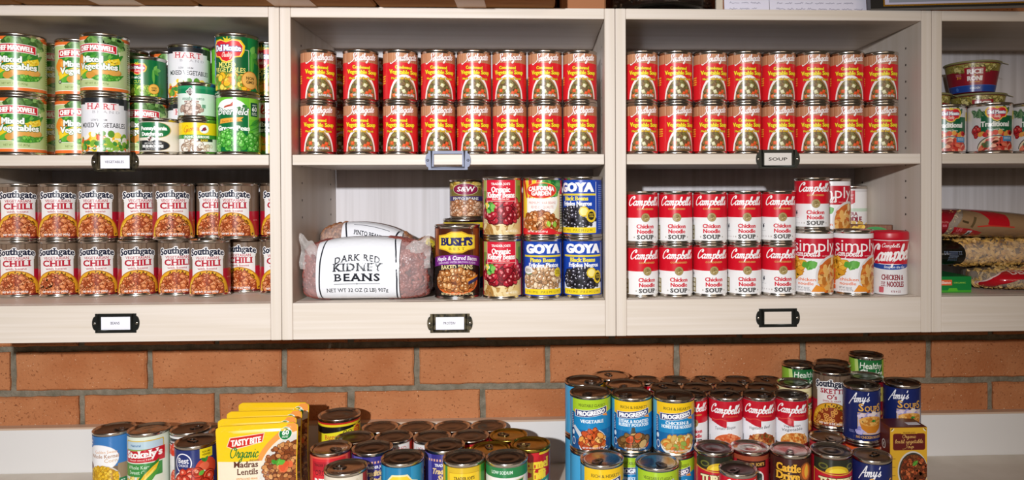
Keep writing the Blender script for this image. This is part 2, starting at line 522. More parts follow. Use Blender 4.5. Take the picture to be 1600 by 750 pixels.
        def clip(poly, ax, lo, hi):
            for val, sg in ((lo, 1), (hi, -1)):
                out = []
                for i in range(len(poly)):
                    p, q = poly[i], poly[(i+1) % len(poly)]
                    dp, dq = sg*(p[ax]-val), sg*(q[ax]-val)
                    if dp >= 0: out.append(p)
                    if (dp > 0 and dq < 0) or (dp < 0 and dq > 0):
                        t = dp/(dp-dq)
                        out.append((p[0]+(q[0]-p[0])*t, p[1]+(q[1]-p[1])*t))
                poly = out
                if len(poly) < 3: return []
            return poly
        for z, dz, a, b, c, col in s.t:
            pcs = [[a, b, c]]
            if vlim:
                p = clip(pcs[0], 1, *vlim)
                if not p: continue
                pcs = [p]
            for ax, stp in ((0, ustep), (1, vstep)):
                if not stp: continue
                nx = []
                for p in pcs:
                    lo, hi = min(q[ax] for q in p), max(q[ax] for q in p)
                    i0, i1 = math.floor(lo/stp+1e-6), math.ceil(hi/stp-1e-6)
                    if i1-i0 <= 1: nx.append(p); continue
                    for i in range(i0, i1):
                        r = clip(p, ax, i*stp, (i+1)*stp)
                        if r: nx.append(r)
                pcs = nx
            for p in pcs:
                n = len(V)
                cu = sum(q[0] for q in p)/len(p); cv = sum(q[1] for q in p)/len(p)
                for q in p:
                    V.append(fn(q[0], q[1], lay[z]+dz, cu, cv)); C_.extend(ink(col))
                Fc.append(list(range(n, n+len(p))))
        me = bpy.data.meshes.new(name)
        me.from_pydata([v[:3] for v in V], [], Fc)
        me.materials.append(material)
        at_ = me.attributes.new('Ink', 'FLOAT_COLOR', 'POINT')
        at_.data.foreach_set('color', C_)
        me.polygons.foreach_set('use_smooth', [True]*len(Fc))
        me.update()
        if V and len(V[0]) > 3: me.normals_split_custom_set_from_vertices([v[3:] for v in V])
        return me
EPS = 0.000012
def cyl_map(R, z0, H, r1=None):             # wraps a sheet (v 0..100 over the height H) round a can; u = 0 faces -y
    st = 100/H
    step = R*pi/30*st
    def fn(u, v, z, cu, cv):
        k = math.floor(cu/step+1e-9)
        RR = R if r1 is None else R+(r1-R)*v/100
        rr = RR+z*EPS+.00002
        a0, a1 = k*step/st/R, (k+1)*step/st/R
        t = (u-k*step)/step
        x = rr*((1-t)*sin(a0)+t*sin(a1)); y = -rr*((1-t)*cos(a0)+t*cos(a1))
        a = u/st/R
        return (x, y, z0+v*H/100, sin(a), -cos(a), 0.)
    return fn, step

# ------------------------------------------------------------------ the setting: brick wall, worktop
YW = 0.288
def struct(o): o['kind'] = 'structure'; return o
ra = random.Random(4)
z_hi, z_lo = at(300, 543, YW).z, at(300, 612, YW).z
BP = z_hi-z_lo
bx0, bx1 = at(232, 577, YW).x, at(1256, 577, YW).x
BW = (bx1-bx0)/5
wall = MB()
J = .0067
wall.box((-2.1, YW+.008, .3), (2.3, YW+.16, 2.7), 1)
for r in range(-7, 16):
    zb = z_lo+r*BP
    for c in range(-8, 11):
        x = bx0+c*BW+(BW/2 if r % 2 else 0)
        j = lambda: ra.uniform(-.0012, .0012)
        e = .0035
        x0, x1, za, zc = x+J+j(), x+BW-J+j(), zb+J+j(), zb+BP-J+j()
        d = ra.uniform(-.0008, .0008)
        near = -3 <= r <= 1
        nx, nz = (16, 5) if near else (1, 1)
        q = lambda: ra.uniform(-.0011, .0011) if near else 0
        ring = [(x0+(x1-x0)*i/nx, za+q()) for i in range(nx)]+[(x1+q(), za+(zc-za)*i/nz) for i in range(nz)]
        ring += [(x1-(x1-x0)*i/nx, zc+q()) for i in range(nx)]+[(x0+q(), zc-(zc-za)*i/nz) for i in range(nz)]
        k = len(ring); n = len(wall.v)
        xm, zm = (x0+x1)/2, (za+zc)/2
        wall.v += [(a, YW+.02, b) for a, b in ring]+[(a, YW+e, b) for a, b in ring]
        wall.v += [(a+(e if a < xm else -e)*(abs(a-xm) > (x1-x0)/2-.006), YW+d, b+(e if b < zm else -e)*(abs(b-zm) > (zc-za)/2-.004)) for a, b in ring]
        for o_ in (0, k):
            for i in range(k):
                wall.f.append([n+o_+i, n+o_+(i+1) % k, n+o_+k+(i+1) % k, n+o_+k+i]); wall.m.append(0); wall.sm.append(False)
        wall.f.append([n+2*k+i for i in range(k)]); wall.m.append(0); wall.sm.append(False)
struct(wall.build('wall_back', [M_BRICK, M_MORTAR]))

YB = YW-.02
ZC = (at(75, 735, YB).z+at(1450, 709, YB).z+at(858, 730, YB).z)/3
ZL = (at(60, 661, YW).z+at(858, 657, YW).z+at(1440, 638, YW).z)/3
ct = thing('countertop', 'long beige laminate worktop with a white upstand along the brick wall', 'countertop', (0, 0, ZC))
MB().bevbox((-1.9, -.40, -.04), (2.1, YB, 0), .003).build('worktop', M_COUNTER, ct)
MB().bevbox((-1.9, YB, -.04), (2.1, YW, ZL-ZC-.004), .001).build('upstand', M_LAM, ct)
MB().box((-1.9, YB-.001, ZL-ZC-.004), (2.1, YW, ZL-ZC)).build('upstand_edge', M_EDGE, ct)
base = MB().box((-1.9, -.36, .05-ZC), (2.1, YW, -.04))
base.build('cupboard_base', M_LAM, ct)

# ------------------------------------------------------------------ shelf units
T = .019
zt, ztu, zmt, zmb, zft, zbo = (Z0+k for k in (.3348, .3156, .0701, .0515, -.1956, -.2620))
sx = [None, xat(438.5, 0, 1.5), xat(962, 0, 1.5), xat(1455.8, 0, 1.5), None]
sx[0] = sx[1]-(sx[2]-sx[1]); sx[4] = sx[3]+(sx[2]-sx[1])
YD = .284
UL = ['pale wooden shelf unit of vegetable cans and bean chili', 'pale wooden shelf unit with dry beans in bags on its lower shelf',
      'pale wooden shelf unit of soup cans with a soup card on its shelf', 'pale wooden shelf unit of pasta bags and rice cups']
units = []
HOLD = {0: [(180, 253, M_BRASS, 'VEGETABLES'), (181, 505, M_IRON, 'BEANS')], 1: [(700, 250.5, M_CHROME, None), (703, 505, M_BRASS, 'PROTEIN')],
        2: [(1215.5, 248.5, M_IRON, 'SOUP'), (1215.5, 496.5, M_IRON, None)]}
for i in range(4):
    x0, x1 = sx[i]+.0004, sx[i+1]-.0004
    xc = (x0+x1)/2
    u = thing('shelf_unit', UL[i], 'shelf unit', (xc, 0, zbo), 0, 'shelf units on the brick wall')
    units.append(u)
    h = (x1-x0)/2
    for s in (-1, 1):
        m = MB().bevbox((s*h-(T if s > 0 else 0), 0, 0), (s*h+(T if s < 0 else 0), YD, zt-zbo), .0009)
        xi = s*(h-T)-s*.0003
        for yy in (.055, .235):
            for k in range(15):
                zz = .09+k*.032
                n = len(m.v)
                m.v += [(xi, yy+.0024*cos(2*pi*q/8), zz+.0024*sin(2*pi*q/8)) for q in range(8)]
                m.f.append([n+q for q in range(8)]); m.m.append(1); m.sm.append(False)
        m.build('side_panel', [M_WV, M_HOLE], u)
    w = h-T-.0003
    MB().bevbox((-w, .0003, ztu-zbo), (w, YD, zt-zbo), .0008).build('top_board', M_WH, u)
    MB().bevbox((-w+.001, .0006, zmb-zbo), (w-.001, YD-.014, zmt-zbo), .0008).build('shelf_board', M_WH, u)
    MB().bevbox((-w, .016, zft-zbo-.018), (w, YD-.014, zft-zbo), .0008).build('bottom_board', M_WH, u)
    MB().bevbox((-w, .0003, .0003), (w, .0155, zft-zbo-.0002), .0008).build('front_board', M_WH, u)
    MB().box((-w, YD-.012, .03), (w, YD-.006, ztu-zbo)).build('back_panel', M_BACK, u)
    for px, py, hm, txt in HOLD.get(i, []):
        p = at(px, py, -.001)
        lx, lz = p.x-xc, p.z-zbo
        a, b = .0352, .0170
        ia, ib = .0255, .0115
        m = MB()
        m.box((lx-a, -.0022, lz+ib), (lx+a, -.0002, lz+b)); m.box((lx-a, -.0022, lz-b), (lx+a, -.0002, lz-ib))
        m.box((lx-a, -.0022, lz-ib), (lx-ia, -.0002, lz+ib)); m.box((lx+ia, -.0022, lz-ib), (lx+a, -.0002, lz+ib))
        m.tube([(lx-ia-.004, -.0022, lz+b), (lx-ia-.004, -.0022, lz-b+.004), (lx+ia+.004, -.0022, lz-b+.004), (lx+ia+.004, -.0022, lz+b)], .0018, 8)
        for s in (-1, 1):                   # rounded ears
            n = len(m.v); k = 12
            for yy in (-.0002, -.002):
                m.v += [(lx+s*(a+.0055*cos(-pi/2+pi*q/k)*1.0), yy, lz+.0125*sin(-pi/2+pi*q/k)) for q in range(k+1)]
            m.f.append([n+k+1+q for q in range(k+1)]); m.m.append(0); m.sm.append(False)
            m.f.append([n+k-q for q in range(k+1)]); m.m.append(0); m.sm.append(False)
            for q in range(k): m.f.append([n+q, n+q+1, n+k+2+q, n+k+1+q]); m.m.append(0); m.sm.append(True)
        ho = m.build('label_holder', hm, u)
        for s in (-1, 1):
            MB().ellipsoid((lx+s*(a+.001), -.0022, lz), (.0026, .0012, .0026)).build('screw', M_TIN if hm != M_CHROME else M_CHROME, ho)
        if txt:
            sh = Sheet().rect(-ia*1000-1, -12, ia*1000+1, 12, '#eceaf2' if txt != 'SOUP' else '#ddd5cd')
            if txt == 'SOUP': sh.text(txt, 0, -2.6, 5.2, '#2b2622', w=35, b=.02)
            else: sh.text(txt, -1.5, -2.2, 4.6, '#45404c', w={'VEGETABLES': 33, 'BEANS': 16, 'PROTEIN': 22}[txt], b=.008, sh=.12 if txt == 'PROTEIN' else 0)
            me = sh.wrap('name_card', lambda q, v, z, cu, cv: (lx+q/1000, -.0008-z*EPS*3, lz+v/1000), M_CARD)
            link('name_card', me, ho)

# ------------------------------------------------------------------ what stands on top of the units
def kraft(px0, px1, y0, y1, hgt, lab, seam, tape, m=None, grp='cardboard boxes on top of the shelves'):
    x0 = at(px0, 12, 0).x; x1 = at(px1, 12, 0).x
    c = (x0+x1)/2; hw = (x1-x0)/2-.0015
    t = thing('cardboard_box', lab, 'box', (c, (y0+y1)/2, zt), 0, grp)
    dy = (y1-y0)/2
    b = MB().bevbox((-hw, -dy, .0004), (hw, dy, hgt), .003)
    b.build('box_shell', m or M_KRAFT, t)
    if seam:
        s = at(seam, 12, 0).x-c
        MB().box((s-.0012, -dy+.001, -.0001), (s+.0012, dy-.001, .0006)).build('flap_seam', M_SEAM, t)
        a, e = at(tape[0], 3, -.03).x-c, at(tape[1], 3, -.03).x-c
        MB().box((a, -dy-.0004, -.0004), (e, dy, .0002)).build('parcel_tape', M_TAPE, t)
    return t
kraft(-240, 37, -.10, .24, .25, 'brown cardboard box at the end of the row, cut off by the picture', 0, 0)
kraft(37, 313, -.10, .24, .25, 'brown cardboard box overhanging the shelf above the vegetable cans', 172, (140, 212))
kraft(313, 590, -.10, .24, .25, 'brown cardboard box overhanging the seam of two shelf units', 450, (420, 487))
kraft(590, 868, -.10, .24, .25, 'brown cardboard box overhanging the shelf of bagged beans', 729, (712, 758))
kraft(874, 949, .012, .2, .22, 'small reddish brown box set back beside the dark glass jar', 0, 0, M_KRAFT2)

jx = at(1034, 8, .1).x
jar = thing('glass_jar', 'wide glass jar full of dark granules on top of the shelves', 'jar', (jx, .105, zt))
MB().lathe([(.088, 0), (.096, .004), (.099, .012), (.1, .03), (.1, .2), (.08, .235), (.08, .25), (.0765, .25), (.0765, .232), (.0965, .198), (.0965, .03), (.093, .0125), (.01, .0095)], 64).build('jar_glass', M_GLASS, jar)
g = MB(); rg = random.Random(8)
g.lathe([(.02, .0105), (.085, .0125), (.0915, .018), (.0935, .035), (.0935, .17), (.06, .18), (.01, .182)], 48)
for k in range(420):
    a = rg.uniform(-pi*1.05, .05); r = .0925
    g.ellipsoid((r*cos(a), r*sin(a), rg.uniform(.018, .15)), (.0038, .0026, .003), Matrix.Rotation(rg.uniform(0, 6), 3, 'Y'), 6, 4, rg.randrange(2))
o = g.build('granules', [M_STONE, M_STONE2], jar); o['kind'] = 'stuff'

def sheet_card(name, px0, px1, y, lab, hgt, rows, seed, col='#dcd8e6'):
    p0, p1 = at(px0, 8, y), at(px1, 8, y)
    c, hw = (p0.x+p1.x)/2, (p1.x-p0.x)/2
    t = thing(name, lab, 'paper', (c, y, zt), 0)
    s = Sheet().rect(-hw*1000, 0, hw*1000, hgt*1000, col)
    rr = random.Random(seed)
    v = 8.
    for k in range(rows):
        u = -hw*1000+8+rr.uniform(0, 6)
        while u < hw*1000-22:
            L = rr.uniform(9, 20)
            n = int(L/1.6)
            s.line([(u+L*q/n, v+(rr.uniform(0, 3.6) if q % 2 else rr.uniform(-.4, 1))) for q in range(n+1)], .65, '#63617e')
            u += L+4.5
        v += 11
    me = s.wrap('written_sheet', lambda q, w, z, cu, cv: (q/1000, -.0012-z*EPS*3+w/1000*.12, w/1000), M_CARD)
    b = link('written_sheet', me, t)
    m = MB()
    m.quadbox([(-hw, -.001, 0), (hw, -.001, 0), (hw, .001, 0), (-hw, .001, 0), (-hw, -.001+hgt*.12, hgt), (hw, -.001+hgt*.12, hgt), (hw, .001+hgt*.12, hgt), (-hw, .001+hgt*.12, hgt)])
    m.build('backing_card', M_PAPER, t)
    return t
sheet_card('letter_sheet', 1132, 1202, .03, 'narrow handwritten white sheet propped beside the glass jar', .2, 6, 3)
sheet_card('letter_sheet', 1203, 1354, .03, 'wide handwritten lilac sheet propped between the narrow sheet and the picture frame', .2, 6, 5)
p = at(1124, 8, .028)
tb = thing('wooden_stake', 'beige wooden stake standing between jar and papers', 'stake', (p.x, .03, zt))
MB().bevbox((-.0065, -.004, 0), (.0065, .004, .24), .0012).build('stake_shaft', M_POST, tb)
MB().bevbox((-.008, -.005, .24), (.008, .005, .25), .002).build('stake_cap', M_POST, tb)
f0, f1 = at(1357, 17, .004), at(1612, 12, -.03)
fr = thing('picture_frame', 'black and gold picture frame leaning back above the pasta shelves', 'picture frame', (f0.x, .004, zt), math.atan2(-.034, f1.x-f0.x))
W = math.hypot(f1.x-f0.x, .034); Hh = .26
lean = lambda y, z: y+z*.12
def fbox(m, x0, z0, x1, z1, y0, y1, mi=0):
    m.quadbox([(x0, lean(y0, z0), z0), (x1, lean(y0, z0), z0), (x1, lean(y1, z0), z0), (x0, lean(y1, z0), z0),
               (x0, lean(y0, z1), z1), (x1, lean(y0, z1), z1), (x1, lean(y1, z1), z1), (x0, lean(y1, z1), z1)], mi)
m = MB(); B = .0075
for q in ((0, 0, W, B*.55), (0, Hh-B, W, Hh), (0, B*.55, B*3, Hh-B), (W-B, B*.55, W, Hh-B)): fbox(m, *q, -.012, .006)
m.build('frame_moulding', M_BLACK, fr)
m = MB(); g_ = .003
fbox(m, B*3, B*.55, W-B, B*.55+g_, -.0125, .005); fbox(m, B*3, Hh-B-g_, W-B, Hh-B, -.0125, .005); fbox(m, B*3, B*.55+g_, B*3+g_, Hh-B-g_, -.0125, .005); fbox(m, W-B-g_, B*.55+g_, W-B, Hh-B-g_, -.0125, .005)
m.build('gold_fillet', M_FGOLD, fr)
m = MB(); fbox(m, B*3+g_, B*.55+g_, W-B-g_, Hh-B-g_, .0, .003); m.build('picture_mount', M_MOUNT, fr)
m = MB(); fbox(m, B*3+g_+.012, .0145, W-B-g_-.012, Hh-.02, -.0012, -.0002); m.build('picture_print', M_GLASSP, fr)

# ------------------------------------------------------------------ printed designs (v 0..100 is the label height, R its radius in the same units)
def base(R, col): return Sheet().rect(-pi*R, 0, pi*R, 100, col)
def grain(s, u0, u1, v0, v1, cols, n, seed):
    r = random.Random(seed)
    s.z += 1
    w = (u1-u0)/n
    for i in range(n):
        if r.random() < .6:
            a = u0+i*w+r.uniform(0, w*.4)
            s.fan([(a, v0), (a+w*.5, v0), (a+w*.5, v1), (a, v1)], cols[r.randrange(len(cols))])
def dots(s, u, v, w, h, rows, col, seed=2):          # lines of print too small to read
    r = random.Random(seed)
    s.z += 1
    for k in range(rows):
        vv = v-h*(k+.5)/rows; hh = h/rows*.5
        x = u-w/2
        while x < u+w/2-1:
            L = min(r.uniform(1.2, 4), u+w/2-x)
            s.fan([(x, vv-hh/2), (x+L, vv-hh/2), (x+L, vv+hh/2), (x, vv+hh/2)], col)
            x += L+.7
def tiny(s, t, u, v, h, col, w): s.text(t, u, v, h, col, w=w, b=.02)
def leaf(s, u, v, L, wd, ang, col, vein=None):
    c, q = cos(ang), sin(ang)
    P = [(0, 0), (.25, .8), (.5, 1), (.8, .6), (1, 0), (.8, -.6), (.5, -1), (.25, -.8)]
    s.poly([(u+x*L*c-y*wd*q, v+x*L*q+y*wd*c) for x, y in P], col)
    if vein: s.line([(u, v), (u+L*c*.95, v+L*q*.95)], wd*.22, vein)
BEANC = ['#c9703f', '#b85c30', '#d58450', '#a84c26']
VEG = ['#dc5a2a', '#cf4c22', '#6b7034', '#7d7a3a', '#d8cf9a', '#c9b57c', '#57602c', '#8a6a3c']
MIXV = ['#f0b428', '#f7cf3c', '#e8842c', '#7fae3a', '#5f9433', '#f4d75a']

def chili(R, title='CHILI', sub='VEGETARIAN', low='with beans', cols=BEANC, rings=False):
    s = base(R, '#75604f')
    grain(s, -pi*R, pi*R, 0, 100, ['#6a5545', '#7d6857', '#5f4b3d'], 50, 1)
    s.rect(-pi*R, 0, pi*R, 49, '#ad1b2f')
    s.rect(62, 4, 108, 96, '#2c2622'); dots(s, 85, 92, 40, 84, 22, '#a39a92')
    tiny(s, 'serving', 46, 30, 3, '#d98a8a', 12)
    s.rect(-31, 0, 30, 78, '#e9e4e0')
    s.band(-32, 31, lambda u: 73-u*u*.004, lambda u: 86.5-u*u*.004, '#e9e4e0')
    s.text('Southgate', -1, 79, 12.5, '#1b2036', w=66, b=.03, serif=.1, st=.35, ol=('#f2efee', 1.7), arc=-.0035, sp=.04)
    if rings:
        s.text(sub, 0, 65.5, 8.6, '#a8203a', w=46, b=.03, serif=.12, sp=.06); s.text(title, 0, 54, 8.6, '#a8203a', w=20, b=.03, serif=.12)
    else:
        s.text(sub, 0, 69, 5.2, '#b3323f', w=44, b=.012, serif=.08)
        s.text(title, 0, 55.5, 11.5, '#b2182e', w=49, b=.03, serif=.13, st=.3, sp=.08)
    s.text(low, 0, 48.5, 4.2, '#b04a50', w=36, b=.015, serif=.06)
    s.ell(-1, -2, 45, 49.5, '#b8791c', 40, 0, pi)
    s.ell(-1, -3, 43.5, 48.5, '#e0a62a', 40, 0, pi)
    s.bits(-1, 0, 40, 44, 1.5, ['#6b3a14', '#8a5418', '#f0c650', '#5b4d1a'], 120, 3, 1.8, vmin=0)
    s.ell(-1, -5, 35, 42.5, '#8a3415', 40, 0, pi)
    if rings:
        rr = random.Random(5)
        for i in range(60):
            a, q = rr.uniform(-33, 32), rr.uniform(1, 36)
            if (a+1)**2/33**2+(q+5)**2/41**2 < 1:
                s.ell(a, q, 3.6, 3.2, '#e09a4a', 12); s.ell(a, q, 1.7, 1.4, '#8a4a18', 10)
    else:
        s.bits(-1, -3, 33, 40, 3.3, cols, 150, 11, 1.5, '#742a10', '#eba678', vmin=2)
    s.text('NET WT 15 OZ (425g)', -3, 3, 3.4, '#f6efe8', w=46, b=.03)
    return s
def vsoup(R):
    s = base(R, '#dc242c')
    s.rect(-pi*R, 79, pi*R, 100, '#c08560')
    grain(s, -pi*R, pi*R, 79, 100, ['#b3764f', '#cf9a77', '#a96c48'], 70, 2)
    s.rect(pi*R-58, 2, pi*R-8, 98, '#d8cfc8'); dots(s, pi*R-33, 96, 44, 90, 24, '#5b5552')
    dots(s, -56, 52, 18, 20, 4, '#f2d23a', 5)
    s.ell(0, -4, 35, 57, '#f4efe9', 40, 0, pi)
    s.ell(0, -4, 31.5, 50, '#a07a4c', 40, 0, pi)
    s.ell(0, -5, 29.5, 47, '#6f5638', 40, 0, pi)
    r = random.Random(9)
    s.bits(0, -4, 28, 45, 3.4, ['#77703c', '#8a6a3c', '#8f8040', '#7a5a34', '#a08050'], 40, 6, 1.4, '#503c24', None, vmin=3)
    pts = [(-17, 18), (-9, 24), (17, 17), (-23, 7), (6, 29), (22, 8), (-2, 16), (10, 12)]
    for i, (u, v) in enumerate(pts):
        c = ['#e0562a', '#d9d2a8', '#df4f26', '#e2602f', '#d6cfa0'][i % 5]
        a = r.uniform(-.5, .5); q = 5.4
        s.poly([(u+q*cos(a+pi/4+k*pi/2), v+q*sin(a+pi/4+k*pi/2)) for k in range(4)], c)
        s.poly([(u+q*.5*cos(a+pi/4+k*pi/2)-.8, v+q*.5*sin(a+pi/4+k*pi/2)+1.2) for k in range(4)], {'#e0562a': '#ef7a48', '#df4f26': '#ec6a3c', '#e2602f': '#f08350'}.get(c, '#ece6c8'))
    s.hand('Southgate', 3, 84, 7.6, '#fbf3ee', w=58, wt=.34, sh=.2, slope=.1, ol=('#b3402f', .8, .5, -.5))
    s.text('Condensed', -2, 65, 6.6, '#f6dc2c', w=38, b=.03, ol=('#7a1512', .7), st=.25, slope=-.02)
    s.text('Vegetable Soup', 1, 53.5, 8.6, '#f8df2e', w=70, b=.03, ol=('#7a1512', .8), st=.4, arc=.0012)
    s.text('Made with Beef Stock', 0, 42, 4.6, '#f4d42c', w=60, b=.03, ol=('#7a1512', .6))
    s.text('NET WT 10.75 OZ (305g)', 1, 5.5, 4.0, '#fbf6f0', w=44, b=.03, ol=('#4a2a1c', .4))
    return s
def camp_top(s, R, v0=50, split=None):
    s.rect(-pi*R, v0, pi*R, 100, '#d01528')
def cnoodle(R):
    s = base(R, '#efedec'); camp_top(s, R)
    s.hand("Campbell's", -1, 77, 9.2, '#fbf9f8', w=74, wt=.3, sh=.3)
    s.text('CONDENSED', 1, 67, 3.4, '#d3a85a', w=38, b=.02, serif=.05)
    s.ell(1, 50.5, 9.6, 9.6, '#7d6a3c'); s.ell(1, 50.5, 8.8, 8.8, '#ac9660'); s.ell(1, 50.5, 6.6, 6.6, '#96804c')
    s.bits(1, 50.5, 5, 5, 1.1, ['#c3b080', '#7c6838'], 16, 2)
    s.text('Chicken', 1, 27.5, 8.2, '#d01c32', w=40, b=.03, st=.25); s.text('Noodle', 1, 16.5, 8.2, '#d01c32', w=38, b=.03, st=.25)
    s.text('SOUP', 1, 4, 8.6, '#4d4a48', w=38, b=.035, serif=.14, st=.3, sp=.1)
    for u in (-24, 26): s.ell(u, 8, 1.6, 1.9, '#b9b2a6', 8)
    for u in (-56, ):
        s.rect(u-9, 2, u+13, 33, '#8d7b4e')
        for k in range(3): s.rrect(u-6, 5+k*9.5, u+10, 12+k*9.5, 1.5, '#d9d2c0')
        s.ell(u+3, 42, 2.6, 2.6, '#4b4644', 10); s.line([(u+1, 46), (u+3, 43.5), (u+5, 46)], 1.2, '#4b4644'); s.line([(u+3, 40), (u+3, 36.5)], .8, '#4b4644')
    s.rect(52, 3, 90, 47, '#dcd7d2'); dots(s, 71, 46, 34, 42, 12, '#55504e')
    return s
def cnoodle2(R):                             # the same soup, chick and stars instead of the panel
    s = cnoodle(R)
    s.rect(-70, 1, -40, 49, '#efedec')
    s.ell(-45, 30, 3, 3.6, '#3b3a4a', 10); s.line([(-48, 36), (-45, 31), (-42, 36)], 1.6, '#3b3a4a'); s.line([(-45, 28), (-45, 23)], 1, '#3b3a4a')
    s.line([(-52, 20), (-38, 20)], .7, '#a9a4a8')
    for k in range(5): s.ell(-58+k*7, 8, 2, 2, '#cfc9c9', 5)
    return s
def counter_camp(title, cols, seed):
    def f(R):
        s = base(R, '#efedf0')
        s.rect(-pi*R, 55, pi*R, 100, '#c4162a')
        s.band(-34, 4, lambda u: 46+5*cos((u+34)/38*pi), lambda u: 56, '#c4162a')
        s.line([(-32+q*3, 58-1.5*sin(q*.6)) for q in range(14)], 1.6, '#e0503c')
        s.hand("Campbell's", 0, 73, 9.4, '#fbf9f8', w=72, wt=.3, sh=.3)
        s.text('CONDENSED', 16, 65, 2.8, '#d9603c', w=30, b=.02)
        ws = title.split('|')
        for i, w in enumerate(ws): s.text(w, 0, 40-i*9-(0 if len(ws) > 1 else 3), 6.6 if len(ws) == 1 else (5.4, 6.6)[i], '#4a474c', w=(48, 38)[len(ws) > 1 and i == 0], b=.006, sh=.15, slope=.12)
        s.ell(8, 4, 37, 25, '#f8f3ee', 36); s.ell(8, 4, 34, 23, cols[0], 36)
        s.bits(8, 6, 30, 18, 3.2, cols[1:], 60, seed, 1.5, cols[0], None, vmin=1)
        s.line([(-42, 3), (-42, 18)], 2, '#7a757a')
        return s
    return f
def chef(R):
    s = base(R, '#bccb8e')
    s.rect(-pi*R, 0, pi*R, 5.5, '#e8702c'); s.rect(-pi*R, 5.5, pi*R, 6.6, '#f4efdf')
    s.rect(-pi*R, 94, pi*R, 100, '#e8702c'); s.rect(-pi*R, 92.6, pi*R, 94, '#f4efdf')
    s.rect(-34, 21, 39, 70, '#2f7f2c'); s.rect(39, 20, 40.2, 78, '#f0f0dc'); s.rect(-34, 20, 40, 21, '#f0f0dc')
    s.bits(16, 88, 34, 14, 4, ['#4e7a36', '#6f9a4c', '#3b5f28', '#86ad60', '#557f3e'], 120, 3, 1.8, None, None, 72, 101)
    for i in range(14): leaf(s, -32+i*5.2, 54+(i % 3)*5, 15, 3.2, .5+.2*(i % 4), ['#4f9c34', '#3a8a2c', '#69b044', '#2f7527'][i % 4])
    s.bits(-26, 52, 11, 16, 6, ['#ef8a2c', '#e8761f', '#f3a444'], 14, 4, 1.2)
    s.poly([(12, 53), (38, 62), (41, 56), (40, 51), (14, 43)], '#f3d02c'); s.bits(27, 53, 11, 5, 1.3, ['#f9e05a', '#e3b520'], 40, 6, 1.)
    s.poly([(-34, 40), (-5, 51), (10, 50), (-34, 26)], '#f2cc28'); s.poly([(-34, 26), (0, 44), (-20, 22), (-34, 21)], '#5fae3a')
    s.ell(18, 34, 25, 9, '#c98a34'); s.ell(18, 35, 23.5, 7.6, '#dfa24c'); s.ell(-9, 28, 9, 7, '#d4943c')
    s.poly([(-8, 22), (5, 29), (30, 28), (48, 31), (38, 20), (20, 17), (2, 18)], '#3b8f28')
    s.bits(18, 24, 22, 4, 2.4, ['#67b53c', '#7fc450', '#4fa030'], 36, 7, 1., '#2c7420')
    s.text('Mixed', -6, 52, 11, '#f7f8f2', w=37, b=.03, ol=('#2c6a2a', 1.1), st=.4); s.text('Vegetables', 3, 39, 11, '#f7f8f2', w=66, b=.03, ol=('#2c6a2a', 1.1), st=.4)
    a = lambda o: (lambda u: o-u*u*.0022)
    s.band(-36, 35, a(71), a(87), '#f6f1ea'); s.band(-35, 34, a(72), a(86), '#cc2030')
    s.text('CHEF MAXWELL', -1, 74.5, 8.8, '#fbf7f2', w=62, b=.03, serif=.06, st=.5, arc=-.0022)
    s.text('NET WT 15 OZ (425g)', 0, 11, 3.6, '#6f7d3c', w=42, b=.01)
    s.ell(-32, 23, 4, 4, '#3c4a30', 14); s.ell(-32, 23, 2.2, 2.2, '#c9cbb8', 10)
    s.rect(56, 10, 100, 90, '#cfd9aa'); dots(s, 78, 88, 40, 74, 18, '#76864a')
    return s
def hart(R):
    s = base(R, '#e9e7ea')
    s.rect(-pi*R, 88, pi*R, 100, '#23262a'); s.rect(36, 80, 112, 100, '#3a3d42')
    s.rect(40, 20, 110, 80, '#b9babf')
    s.rect(-34, 77, 25, 91, '#f3e4e4')
    s.text('HART', -4, 79, 10.5, '#c8303e', w=50, b=.008, serif=.1, sp=.22)
    s.text('B R A N D', 4, 71.5, 4.6, '#a9a3a8', w=46, b=0, serif=.08)
    s.text('LOW SODIUM', -8, 57, 3.6, '#5a5a62', w=27, b=.01, serif=.06)
    s.text('MIXED VEGETABLES', -2, 45, 8.4, '#2c2c34', w=80, b=.012, serif=.08)
    s.bits(0, 12, 50, 24, 5, MIXV+['#f5efe0', '#e65a2a', '#f5efe0'], 110, 5, 1.2, None, None, 4, 34)
    s.bits(0, 8, 50, 12, 4, ['#3f8a36', '#7fae3a'], 30, 15, 1.2, None, None, 3, 20)
    s.text('NET WT 15 OZ (425 g)', -6, 4, 3.4, '#fbf8f4', w=40, b=.02)
    return s
def monte_logo(s, u, v, k):
    pts = lambda q: [(u+k*x*q, v+k*y*q) for x, y in ((-1, -.05), (-1.04, .3), (-.8, .62), (-.4, .66), (0, .52), (.4, .66), (.8, .62), (1.04, .3), (1, -.05), (.84, -.36), (.5, -.42), (.3, -.66), (0, -.76), (-.3, -.66), (-.5, -.42), (-.84, -.36))]
    s.poly([(u-k*.06, v+k*.5), (u-k*.25, v+k*.86), (u, v+k*.72), (u+k*.06, v+k*.98), (u+k*.1, v+k*.7), (u+k*.3, v+k*.8), (u+k*.1, v+k*.5)], '#d9c62e')
    s.z += 1
    for q, c in ((1.1, '#f0c21e'), (.98, '#fbe9a8'), (.95, '#d8282e')):
        P = pts(q); s.z += 1
        for i in range(len(P)): s.tri((u, v), P[i], P[(i+1) % len(P)], c)
    s.text('Del Monte', u, v-k*.03, k*.36, '#fbfafc', w=k*1.78, b=.03, serif=.08, st=k*.02, ol=('#23408a', k*.05))
    s.hand('Quality', u, v-k*.42, k*.16, '#f9d8cc', w=k*.66, wt=.22)
